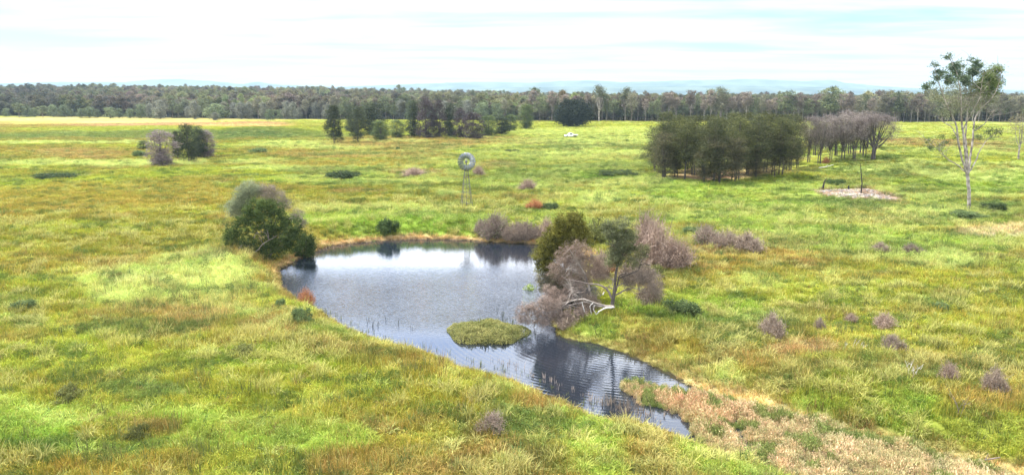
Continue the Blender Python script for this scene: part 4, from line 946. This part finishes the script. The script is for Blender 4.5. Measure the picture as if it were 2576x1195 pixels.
# ------------------------------------------------------------------ isolated trees and groves
def lobes_tree(rg, H, W, n, base=.25, topy=.95, rr=(.2, .32)):
    """crown lobes of a tree H high and W wide"""
    B = []
    for i in range(n):
        f = (i + .5) / n; zc = H * (base + (topy - base) * f); wid = W / 2 * math.sqrt(max(.08, 1 - ((f - .42) / .64) ** 2)) * rg.uniform(.8, 1.05)
        r = W * rg.uniform(*rr) * (1.1 - .35 * f); a = i * 2.4 + rg.uniform(-.6, .6); d_ = max(0, wid - r) * rg.uniform(.7, 1)
        B.append((math.cos(a) * d_, math.sin(a) * d_, min(zc, H - r), r, r, r * rg.uniform(.8, 1.2)))
    return B
P1 = np.random.default_rng(81)
# dark she-oaks of the green grove, 12 m high, 6 m wide
OAK = [make_tree(90 + i, 'grove_tree', 12, lobes_tree(P1, 12, 5.2 + i * .5, 15, (.20, .34, .16)[i], 1.0, (.15, .26)), c0, c1, (.40, .075), 330, 22, .85, M_bark_dark, .10, .35, P1.normal(0, .03), .4, 2, .25)
       for i, (c0, c1) in enumerate([((.040, .048, .024), (.118, .12, .055)), ((.045, .052, .022), (.13, .135, .055)), ((.06, .06, .035), (.15, .135, .075))])]
DRY = [make_tree(100 + i, 'grove_tree', 11, lobes_tree(P1, 11, 6.0, 13, .42, 1.0, (.15, .24)), c0, c1, (.36, .06), 260, 18, .9, M_bark_dark, .10, .1, P1.normal(0, .04), .45, 3, .7)
       for i, (c0, c1) in enumerate([((.10, .085, .075), (.28, .235, .215)), ((.085, .075, .06), (.235, .20, .175))])]
GL = 'dark olive green she-oak in the dense left half of the right-hand grove'
rows = [[(1672,448,100,155),(1722,452,105,165),(1790,458,110,160),(1850,455,110,165),(1905,450,100,160),(1955,441,95,158)],
        [(1650,432,90,112),(1695,436,100,140),(1745,438,105,148),(1800,440,110,150),(1870,436,110,150),(1930,430,100,145),(1985,428,90,140)],
        [(1690,418,95,115),(1740,420,100,125),(1795,420,100,130),(1850,418,100,130),(1905,414,100,128),(1960,410,90,125)],
        [(1730,400,90,105),(1785,400,95,108),(1845,400,95,110),(1905,396,90,106),(1965,392,85,105)]]
for ri, rw in enumerate(rows):
    for j, (X, Y, w_, h_) in enumerate(rw):
        place(OAK[(ri * 2 + j) % 2], X + rnd.uniform(-8, 8), Y + rnd.uniform(-3, 3), w_ * rnd.uniform(.95, 1.2), h_ * rnd.uniform(.9, 1.06), GL, (6.2, 12), 'tree', 'green she-oaks of the right-hand grove', 'grove_tree')
place(OAK[2], 1808, 460, 120, 120, 'dull brown-green she-oak standing at the very front of the right-hand grove', (6.2, 12), 'tree', name='grove_tree')
for X, Y, w_, h_ in [(1668,452,90,120),(1700,446,80,100),(1770,459,80,84),(1845,458,90,112),(1900,452,80,100),(1945,444,80,110),(1880,440,90,120),(1735,430,90,100)]:
    place(OAK[2], X, Y, w_, h_, 'dull olive-brown she-oak with foliage near the ground in the green half of the grove', (6.2, 12), 'tree', 'low-branched she-oaks of the right-hand grove', 'grove_tree')
place(OAK[2], 2005, 423, 70, 130, 'slim brown-green tree where the green half of the grove meets the dry half', (6.2, 12), 'tree', name='grove_tree')
place(OAK[2], 1975, 436, 60, 95, 'narrow dull tree at the right end of the green trees of the grove', (6.2, 12), 'tree', name='grove_tree')
DL = 'dry pinkish brown tree with bare trunks in the right half of the grove'
for j, (X, Y, w_, h_) in enumerate([(2035,408,78,118),(2062,412,70,112),(2088,404,80,112),(2118,404,80,118),(2148,402,80,118),(2172,398,80,112),(2050,392,80,100),(2100,390,80,103),(2135,388,80,104),(2165,384,80,104),(2080,378,70,90),(2180,376,80,96),(2125,375,80,95)]):
    place(DRY[j % 2], X, Y + rnd.uniform(-2, 2), w_ * 1.1, h_ * rnd.uniform(.92, 1.05), DL, (6.5, 11), 'tree', 'dry trees of the right-hand grove', 'grove_tree')
BIGDRY = make_tree(110, 'grove_tree', 11, [(0, 0, 8.6, 2.6, 2.4, 1.8), (-2.6, 0, 8.2, 2, 2, 1.6), (2.6, 0, 8.2, 2.0, 2, 1.6), (-3.9, 0, 6.9, 1.5, 1.4, 1.3), (4.0, .2, 6.8, 1.4, 1.4, 1.4), (3.4, 0, 5.6, 1.2, 1.2, 1.1), (0, 1.5, 7.2, 2.2, 2, 1.4), (-1.6, -.8, 9.2, 1.7, 1.5, 1.1), (1.7, -.8, 9.3, 1.7, 1.6, 1.1)],
                   (.11, .09, .08), (.30, .25, .23), (.4, .05), 420, 20, 1.0, M_bark_dark, .28, .05, 0, .4, 3, .6)
place(BIGDRY, 2196, 402, 122, 124, 'broad fan-shaped dry tree at the right end of the grove', (10.4, 11), 'tree', rz=.0)
# stems and dry litter branches lying under the grove
lying(2060, 428, 2096, 420, .12, 'pale fallen branch on the ground in front of the dry trees', 'branch', 'fallen_branch', M_pale, .5, .2)

# mid-field trees
MID = [make_tree(120 + i, 'field_tree', 12, lobes_tree(P1, 12, 7.2, 16, b_, 1.0, (.16, .26)), c0, c1, (.42, .13), 420, 22, .9, M_bark_dark, .17, .2, 0, .36, 1, .1)
       for i, (b_, c0, c1) in enumerate([(.04, (.028, .038, .024), (.085, .098, .052)), (.16, (.028, .036, .022), (.085, .095, .05)), (.03, (.12, .095, .095), (.29, .235, .225)), (.03, (.05, .075, .03), (.16, .19, .075)), (.03, (.045, .036, .038), (.125, .10, .10))])]
for mi, X, Y, w_, h_, lab in [
 (2, 408, 418, 92, 88, 'pale mauve-grey rounded tree, leftmost of the isolated left group'),
 (1, 476, 412, 56, 96, 'tall dark narrow tree in the middle of the isolated left group'),
 (1, 448, 402, 40, 70, 'slim dark tree tucked behind the pale mauve-grey one'),
 (0, 500, 398, 60, 78, 'dark green tree behind the tall narrow one in the isolated left group'),
 (2, 522, 396, 52, 68, 'dull grey-brown tree at the right end of the isolated left group'),
 (3, 362, 378, 40, 24, 'small green tree peeping out left of the pale mauve-grey one'),
 (1, 841, 360, 52, 86, 'dark upright tree with a bare trunk at the left end of the far cluster'),
 (1, 900, 358, 48, 82, 'dark ragged tree just right of the bare-trunked far one'),
 (0, 938, 340, 80, 72, 'broad dark tree with a rounded top in the left part of the far cluster'),
 (3, 958, 355, 54, 48, 'smaller grey-green tree in front of the broad dark one'),
 (0, 884, 330, 40, 58, 'dark tree standing behind the ragged pair'),
 (3, 1000, 347, 46, 42, 'low green tree left of the tall dark stand'),
 (0, 1042, 346, 50, 84, 'tall dark tree starting the dense stand of the far cluster'),
 (2, 1072, 347, 56, 90, 'tallest purplish tree of the dense stand'),
 (2, 1106, 346, 44, 82, 'purplish narrow tree in the middle of the dense stand'),
 (0, 1132, 344, 44, 76, 'dark tree right of the purplish narrow one'),
 (2, 1158, 347, 44, 66, 'mauve tree right of the dark one in the dense stand'),
 (2, 1190, 350, 62, 60, 'brownish round tree at the front right of the dense stand'),
 (3, 1228, 343, 56, 48, 'green bushy tree with a pale top right of the brownish round one'),
 (0, 1262, 338, 54, 42, 'dark green low tree trailing off right from the dense stand'),
 (3, 1284, 330, 44, 38, 'small dark green tree near the end of the far cluster'),
 (3, 1324, 325, 48, 58, 'grey-green tree standing just right of the far cluster')]:
    place(MID[4 if (mi == 2 and X > 1000) else mi], X, Y + (1.5 if X > 800 else 0), w_ * (1.02 if X < 700 else 1.15), h_ * (1.05 if X < 700 else 1.13), lab, (7.2, 12), 'tree', None, 'field_tree', sink=.1)
RND = make_tree(130, 'round_tree', 12, [(0, 0, 6, 6.4, 6, 5.2), (-3.6, 0, 4.6, 3.6, 3.4, 4.2), (3.8, 0, 4.8, 3.6, 3.4, 4.2), (-2, 0, 8.6, 3.6, 3.5, 2.9), (2.2, 0, 8.8, 3.8, 3.4, 2.9), (-5, 0, 5.5, 2.2, 2, 2.6), (5.2, 0, 6, 2.2, 2, 2.6), (0, 0, 2.5, 5.2, 5, 2.2)], (.018, .025, .018), (.055, .065, .045), (.6, .3), 700, 26, 1.5, M_bark_dark, .3, 0, 0, .25, 1, .02)
place(RND, 1441, 321, 94, 72, 'big dense very dark round tree alone on the field edge', (14.6, 11.9), 'tree', rz=0)

# ------------------------------------------------------------------ burnt patch
def burnt(X0, Y0, X1, Y1, r0, r1, label, name='burnt_stake'):
    p_, z_ = spot(X0, Y0); k_ = px2m(X0, Y0, p_); g = Geo(); rg = np.random.default_rng(int(X0) + 9)
    dx, dz = (X1 - X0) * k_, (Y0 - Y1) * k_
    g.tube(curve([(0, 0, -.2), (dx * .1 + .05, 0, dz * .35), (dx * .45, .1, dz * .7), (dx, 0, dz)], 8, .02, rg), r0, r1, 8)
    g.tube(curve([(dx * .06, 0, dz * .1), (dx * .06 + .18, .1, dz * .1 + .22)], 3), r0 * .5, r0 * .2, 5)
    tag(g.build(name, M_char, None, True, loc=(p_[0], p_[1], z_)), label, 'stake')
burnt(2166, 486, 2159, 412, .13, .05, 'tall thin charred stake standing in the ash patch')
burnt(2069, 478, 2078, 449, .26, .06, 'short leaning charred stump left of the ash patch')
burnt(2134, 477, 2135, 468, .2, .12, 'squat charred stub at the back of the ash patch')
lying(2128, 496, 2180, 490, .09, 'black burnt branch lying along the front of the ash', 'branch', 'burnt_branch', M_char, .12, .05)
lying(2085, 476, 2112, 470, .08, 'short burnt branch at the back left of the ash', 'branch', 'burnt_branch', M_char, .12, .05)
M_ashrock = solid('ash_stone', (.13, .10, .09), (.52, .47, .43), 3, .95)
g = Geo(); rg = np.random.default_rng(77); n = 420
a_ = rg.uniform(0, 6.28, n); r_ = np.sqrt(rg.random(n)); X_ = ASH[0] + np.cos(a_) * r_ * ash_w * 80; Y_ = ASH[1] + np.sin(a_) * r_ * 8.5
Z_ = height(X_, Y_)
for i in range(n):
    s_ = rg.uniform(.06, .3) ; t_ = rg.uniform(0, 6.28); r3 = np.array([[math.cos(t_), -math.sin(t_), 0], [math.sin(t_), math.cos(t_), 0], [0, 0, 1]])
    v = rg.normal(0, 1, (8, 3)); V = (np.array([(-1, -1, -1), (1, -1, -1), (1, 1, -1), (-1, 1, -1), (-1, -1, 1), (1, -1, 1), (1, 1, 1), (-1, 1, 1)]) * .5 + v * .13) * np.array([s_ * 1.6, s_, s_ * .45])
    g.add(V @ r3.T + np.array([X_[i], Y_[i], Z_[i] + s_ * .12]), [(0, 3, 2, 1), (4, 5, 6, 7), (0, 1, 5, 4), (1, 2, 6, 5), (2, 3, 7, 6), (3, 0, 4, 7)])
tag(g.build('ash_rubble', M_ashrock), kind='stuff')

# ------------------------------------------------------------------ windmill
p, z = spot(1174, 523); K = px2m(1174, 523, p)
wm = thing('windmill', 'galvanised farm windmill with a many-bladed wheel on a lattice tower', 'windmill', (p[0], p[1], z), R(12))
HT = 116 * K; b0, t0 = 1.0, .17
def leg(sx_, sy_, f): r = b0 + (t0 - b0) * f; return np.array([sx_ * r, sy_ * r, HT * .93 * f])
CN = [(-1, -1), (1, -1), (1, 1), (-1, 1)]
for sx_, sy_ in CN:
    g = Geo(); g.tube([leg(sx_, sy_, 0) + np.array([0, 0, -.3]), leg(sx_, sy_, .5), leg(sx_, sy_, 1)], .036, .03, 4); g.build('leg', M_steel, wm)
for f in (.13, .36, .55, .72, .86):
    g = Geo()
    for i in range(4): g.tube([leg(*CN[i], f), leg(*CN[(i + 1) % 4], f)], .026, .026, 4)
    g.build('girt', M_steel, wm)
fs = (.13, .36, .55, .72, .86, .97)
for i in range(4):
    g = Geo(); a, b_ = CN[i], CN[(i + 1) % 4]
    for f0, f1 in zip(fs[:-1], fs[1:]):
        g.tube([leg(*a, f0), leg(*b_, f1)], .013, .013, 4); g.tube([leg(*b_, f0), leg(*a, f1)], .013, .013, 4)
    g.build('brace', M_steel, wm)
g = Geo(); g.box((0, 0, HT * .84), (.95, .95, .05)); g.build('platform', M_steel, wm)
g = Geo(); g.tube([(0, 0, .1), (0, 0, HT * .5), (0, 0, HT * .97)], .025, .025, 6); g.build('pump_rod', M_steel, wm)
g = Geo(); g.tube([(0, 0, .0 - .3), (0, 0, .6), (0, 0, 1.0)], .09, .07, 8); g.tube([(0, 0, .7), (.4, 0, .7), (.6, 0, .6)], .05, .05, 6); g.build('pump', M_steel, wm)
hub = np.array([0, -.42, HT])
g = Geo(); g.box((0, .0, HT), (.30, .55, .34)); g.tube([(0, 0, HT * .92), (0, 0, HT * .96), (0, 0, HT + .05)], .09, .11, 8); g.tube([(0, -.2, HT + .05), (0, .1, HT + .26), (0, .25, HT + .1)], .12, .1, 8); g.build('gearbox', M_steel, wm)
wh = link('wheel', None, wm, tuple(hub)); WR = 22.5 * K
g = Geo()
def ring(r, t_, y): 
    a = np.linspace(0, 2 * math.pi, 49); return [(r * math.cos(q_), y, r * math.sin(q_)) for q_ in a]
g.tube(ring(WR * .80, 0, .10), .022, .022, 5); g.tube(ring(WR * .42, 0, .06), .018, .018, 5)
for k_ in range(6):
    a = k_ * math.pi / 3 + .2; g.tube([(0, .0, 0), (WR * .4 * math.cos(a), .04, WR * .4 * math.sin(a)), (WR * .8 * math.cos(a), .1, WR * .8 * math.sin(a))], .02, .016, 5)
g.build('rim', M_galv, wh)
g = Geo(); g.tube([(0, -.14, 0), (0, 0, 0), (0, .25, 0)], .11, .09, 10); g.build('hub', M_steel, wh)
for k_ in range(18):
    a = k_ * 2 * math.pi / 18; g = Geo(); er = np.array([math.cos(a), 0, math.sin(a)]); et = np.array([-math.sin(a), 0, math.cos(a)]); ey = np.array([0, 1., 0])
    V = []; nr_ = 5
    for r_, w_, tw in ((.36, .115, .5), (.68, .215, .42), (1.0, .29, .35)):
        for j in range(nr_):
            u_ = j / (nr_ - 1) - .5; V.append(er * WR * r_ + (et * math.cos(tw) + ey * math.sin(tw)) * u_ * w_ * WR * 1.05 + (ey * math.cos(tw) - et * math.sin(tw)) * (.25 - u_ * u_) * .22 * w_ * WR)
    Q = [(i * nr_ + j, i * nr_ + j + 1, (i + 1) * nr_ + j + 1, (i + 1) * nr_ + j) for i in range(2) for j in range(nr_ - 1)]
    g.add(V, Q); o = g.build('blade', M_galv, wh, True); md = o.modifiers.new('t', 'SOLIDIFY'); md.thickness = .006
g = Geo(); g.tube([(0, .2, HT), (.10, 1.0, HT), (.2, 1.8, HT)], .03, .025, 5)
V = [(.15, 1.3, HT - .2), (.30, 2.7, HT - .55), (.30, 2.7, HT + .5), (.15, 1.3, HT + .15)]; V2 = [(x + .012, y, z_) for x, y, z_ in V]
g.add(V + V2, [(0, 1, 2, 3), (7, 6, 5, 4), (0, 4, 5, 1), (1, 5, 6, 2), (2, 6, 7, 3), (3, 7, 4, 0)]); g.build('tail_vane', M_galv, wm)

# ------------------------------------------------------------------ white utility vehicle
p, z = spot(1436, 347); K = px2m(1436, 347, p)
ut = thing('utility_vehicle', 'white utility vehicle half hidden in tall grass on the right field', 'vehicle', (p[0], p[1], z + .1), R(8), None, (1.12, 1.12, 1.12))
def prism(g, prof, w_, y0=0):
    n = len(prof); V = [(x, y0 - w_ / 2, z_) for x, z_ in prof] + [(x, y0 + w_ / 2, z_) for x, z_ in prof]
    me_q = [(i, (i + 1) % n, n + (i + 1) % n, n + i) for i in range(n)]
    for s_ in (0, n):
        for i in range(1, n - 1): me_q.append((s_, s_ + i, s_ + i + 1, s_ + i + 1) if s_ else (s_, s_ + i + 1, s_ + i, s_ + i))
    g.add(V, me_q)
g = Geo(); prism(g, [(-2.6, .45), (-2.6, .85), (-2.45, 1.02), (-1.55, 1.12), (.75, 1.12), (.75, .45)], 1.78); o = g.build('body', M_white, ut)
g = Geo(); prism(g, [(-1.5, 1.125), (-.85, 1.72), (-.6, 1.80), (.45, 1.80), (.62, 1.72), (.72, 1.125)], 1.56); g.build('cab', M_white, ut)
for sy_ in (-1, 1):
    g = Geo(); prism(g, [(-.78, 1.2), (-.45, 1.62), (.32, 1.62), (.45, 1.2)], .02, sy_ * .79); g.build('side_window', M_glass, ut)
g = Geo(); prism(g, [(-1.40, 1.17), (-1.43, 1.20), (-.93, 1.66), (-.90, 1.63)], 1.36); g.build('windscreen', M_glass, ut)
g = Geo()
g.box((1.75, 0, .88), (1.9, 1.8, .06)); g.box((1.75, -.9, 1.05), (1.9, .04, .3)); g.box((1.75, .9, 1.05), (1.9, .04, .3)); g.box((2.72, 0, 1.05), (.04, 1.84, .3)); g.box((.80, 0, 1.25), (.04, 1.8, .75)); g.build('tray', M_white, ut)
for sx_ in (-1.65, 1.75):
    for sy_ in (-.82, .82):
        g = Geo(); g.tube([(sx_, sy_ - .11, .38), (sx_, sy_, .38), (sx_, sy_ + .11, .38)], .38, .38, 18); g.tube([(sx_, sy_ - .11, .38), (sx_, sy_ - .12, .38)], .38, .05, 18); g.tube([(sx_, sy_ + .11, .38), (sx_, sy_ + .12, .38)], .38, .05, 18); g.build('wheel', M_rubber, ut)
for sy_ in (-.6, .6):
    g = Geo(); g.box((-2.612, sy_, .78), (.03, .3, .16)); g.build('headlight', M_glass, ut)
g = Geo(); g.box((-2.66, 0, .5), (.12, 1.7, .2)); g.build('bumper', M_rubber, ut)

# ------------------------------------------------------------------ forest
fr = np.random.default_rng(140)
def far_crown(rg, H, W, n, base, cr, nclump, per, leaf, c0, c1):
    B = lobes_tree(rg, H, W, n, base, 1.0, (.16, .27)); g = Geo(); add_foliage(g, rg, B, nclump, per, cr, leaf[0], leaf[1], c0, c1, .1, .4); return g, B
def make_forest_tree(seed, name, H, W, n, base, c0, c1, bark, tr=.16, nclump=150, per=13, leaf=(.62, .26), stems=1, gap=.9):
    rg = np.random.default_rng(seed); B = lobes_tree(rg, H, W, n, base, .97, (.16, .26))
    return make_tree(seed, name, H, B, c0, c1, leaf, nclump, per, gap, bark, tr, .1, rg.normal(0, .03), .4, stems, .06)
GUMF = [make_forest_tree(150, 'gum_tree', 15, 7, 10, .48, (.10, .095, .065), (.25, .235, .16), M_bark),
        make_forest_tree(151, 'gum_tree', 16, 6, 9, .55, (.12, .095, .08), (.28, .235, .19), M_gum),
        make_forest_tree(152, 'gum_tree', 14, 7.5, 11, .38, (.08, .095, .05), (.21, .23, .12), M_bark)]
RBF = [make_forest_tree(153, 'round_topped_tree', 8, 7.6, 12, .12, (.07, .095, .05), (.22, .25, .14), M_bark_dark, .2, 240, 16, (.42, .2)),
       make_forest_tree(154, 'round_topped_tree', 9, 7.0, 12, .12, (.10, .105, .085), (.28, .28, .22), M_bark_dark, .2, 240, 16, (.42, .2))]
TALLG = make_forest_tree(155, 'gum_tree', 22, 8, 9, .68, (.07, .08, .05), (.19, .20, .12), M_gum, .32, 130, 13, (.7, .28), 1, 1.1)
fx = random.Random(9)
# the front of the forest, tree by tree
X = -60
while X < 2640:
    rightside = X > 1330
    Yb = float(np.interp(X, [0, 950, 1330, 1500, 2500], [297.5, 303, 306, 307, 309]))
    Yb = float(Yb) + fx.uniform(-3, .5)
    if X < 330:
        t_ = fx.random()
        src, (W_, H_), hp = (RBF[0], (7.6, 8), fx.uniform(20, 32)) if t_ < .7 else (GUMF[2], (7.5, 14), fx.uniform(30, 46)); Yb -= 1
        grp, lab = 'small trees at the left end of the forest edge', 'small rounded blue-green tree before the dark forest at far left'
        wp = hp * fx.uniform(.95, 1.3); step = fx.uniform(18, 34)
    elif X < 1330:
        t_ = fx.random()
        if t_ < .6: src, (W_, H_), hp = RBF[fx.random() < .6], (7.3, 8.5), fx.uniform(24, 50); wp = hp * fx.uniform(.8, 1.1)
        else: src, (W_, H_), hp = GUMF[fx.choice((0, 2))], (7, 15), fx.uniform(38, 62); wp = hp * fx.uniform(.5, .75)
        grp, lab = 'trees along the forest edge behind the pale field', 'grey-green rounded tree along the forest edge behind the pale field'
        step = fx.uniform(14, 24)
    else:
        src, (W_, H_), hp = GUMF[fx.choice((0, 1, 1, 2))], (7, 15), fx.uniform(52, 74); wp = hp * fx.uniform(.42, .68)
        grp, lab = 'slender gum trees along the right-hand forest edge', 'slender grey-brown gum tree in the right-hand forest edge'
        step = fx.uniform(11, 19)
    place(src, X, Yb, wp, hp, lab, (W_, H_), 'tree', grp, src.name.split('.')[0])
    X += step
for X, Y, wp, hp, src, d_, lab in [(1507, 307, 52, 90, TALLG, (8, 22), 'tall white-trunked gum rising above the forest edge right of the dark round tree'),
    (1572, 306, 44, 84, TALLG, (8, 22), 'tall sparse gum poking out second right of the dark round tree'),
    (1812, 306, 60, 84, TALLG, (8, 22), 'tall spreading gum above the forest behind the green grove'),
    (2088, 308, 84, 88, GUMF[2], (7.5, 14), 'broad dark green tree above the forest behind the dry grove'),
    (1975, 308, 70, 78, GUMF[2], (7.5, 14), 'bushy green gum left of the broad one above the forest'),
    (2255, 308, 78, 76, GUMF[2], (7.5, 14), 'green gum left of the tall open-crowned gum against the hills'),
    (1742, 304, 46, 50, DRY[0], (6.5, 11), 'reddish brown dry tree at the forest edge above the green grove'),
    (1897, 300, 46, 44, RND, (14.6, 12), 'small very dark round tree above the right end of the green grove'),
    (2134, 304, 36, 42, DRY[1], (6.5, 11), 'dark rust-brown dry tree just above the dry grove'),
    (1335, 300, 50, 44, RBF[0], (7.6, 8), 'dull round tree at the forest edge left of the dark round tree'),
    (405, 300, 46, 48, RBF[1], (7, 9), 'tall grey umbrella-topped tree at the left forest edge'),
    (544, 301, 70, 40, RBF[0], (7.6, 8), 'broad dark green round tree at the left forest edge'),
    (680, 305, 34, 30, RBF[0], (7.6, 8), 'bright green globe-shaped bush tree before the forest'),
    (542, 303, 28, 20, RBF[1], (7, 9), 'small silvery globe-shaped tree before the forest')]:
    place(src, X, Y, wp, hp, lab, d_, 'tree', None, 'forest_tree')
# the rest of the wood, one mass
fcol = bpy.data.collections.new('forest_shapes')
def merged(seed, H, W, n, base, c0, c1, gum=False):
    rg = np.random.default_rng(seed); g, B = far_crown(rg, H, W, n, base, 1.0, 110, 11, (.85, .38), c0, c1)
    b_ = (.42, .37, .32) if gum else (.16, .13, .11)
    g.tube(curve([(0, 0, -.5), (rg.normal(0, .2), 0, H * .5), (rg.normal(0, .4), 0, H * .9)], 3), .17, .05, 5, b_)
    for q_ in B[::2]: g.tube([(0, 0, H * .42), np.array(q_[:3]) * np.array([.5, .5, .85]), q_[:3]], .07, .03, 4, b_)
    V = np.concatenate(g.V); Q = np.concatenate(g.Q)
    o = bpy.data.objects.new('ftree', mesh('ftree', V, Q, [M_inst], np.concatenate(g.C))); fcol.objects.link(o)
one = 1.0
merged(160, 15, 8, 11, .36, (.6, .62, .55), (1.35, 1.35, 1.15)); merged(161, 16, 7, 9, .48, (.7, .62, .6), (1.5, 1.35, 1.25), True)
merged(162, 13, 8.5, 12, .28, (.5, .6, .45), (1.25, 1.4, 1.0)); merged(163, 17, 7.5, 10, .5, (.6, .6, .55), (1.4, 1.4, 1.3), True)
fr = np.random.default_rng(170)
n = 26000; yy = 575 + (fr.random(n) ** 1.35) * 1000; xx = fr.uniform(-.80, .80, n) * yy; yy = yy + wood_front(xx, yy) - 560
dens = fr.random(n) < np.clip(.30 + yy / 1500 * .9, 0, 1)
rs = xx / yy
keep = dens & (yy > wood_front(xx, yy) + 10); keep &= ~((rs > -.01) & (yy > 1250))
xx, yy, rs = xx[keep], yy[keep], rs[keep]; n = len(xx)
nn = fbm(xx / 90, yy / 90, 3); n2 = fbm(xx / 25 + 7, yy / 25, 2)
c = np.array((.12, .12, .072)) * np.ones((n, 3)); c = np.where((nn < .47)[:, None], np.array((.125, .11, .09)), c); c = np.where((n2 > .60)[:, None], np.array((.15, .16, .09)), c)
lf = sm(-.45, -.62, rs)[:, None]; c = c * (1 - lf * .45) + np.array((.05, .06, .045)) * lf * .45
c = np.clip(c * np.array((1.55, 1.5, 1.3)) * fr.normal(1, .24, (n, 1)) * (.6 + .8 * fbm(xx / 30, yy / 60 + 50, 2))[:, None] * fr.normal(1, .06, (n, 3)), .02, .5)
sz = fr.uniform(.62, 1.05, n) * (.72 + .6 * fbm(xx / 45 + 3, yy / 45, 3)) * np.where(fr.random(n) < .03, 1.25, 1)
scatter('forest', np.stack([xx, yy, height(xx, yy, np.full(n, 400.)) - .3], -1), c, np.stack([sz * fr.uniform(.9, 1.7, n), sz * fr.uniform(.9, 1.7, n), sz * fr.uniform(.85, 1.12, n)], -1), np.stack([0 * sz, 0 * sz, fr.uniform(0, 6.28, n)], -1), fr.integers(0, 4, n), fcol)

# prototypes that found no place are removed
for o in list(COL.objects):
    if o.get('label') == 'x':
        for ch in list(o.children): bpy.data.objects.remove(ch)
        bpy.data.objects.remove(o)
scene.view_settings.view_transform = 'Standard'; scene.view_settings.look = 'None'; scene.view_settings.gamma = 1
scene.view_settings.exposure = .88
scene.cycles.use_denoising = True; scene.cycles.denoising_prefilter = 'ACCURATE'
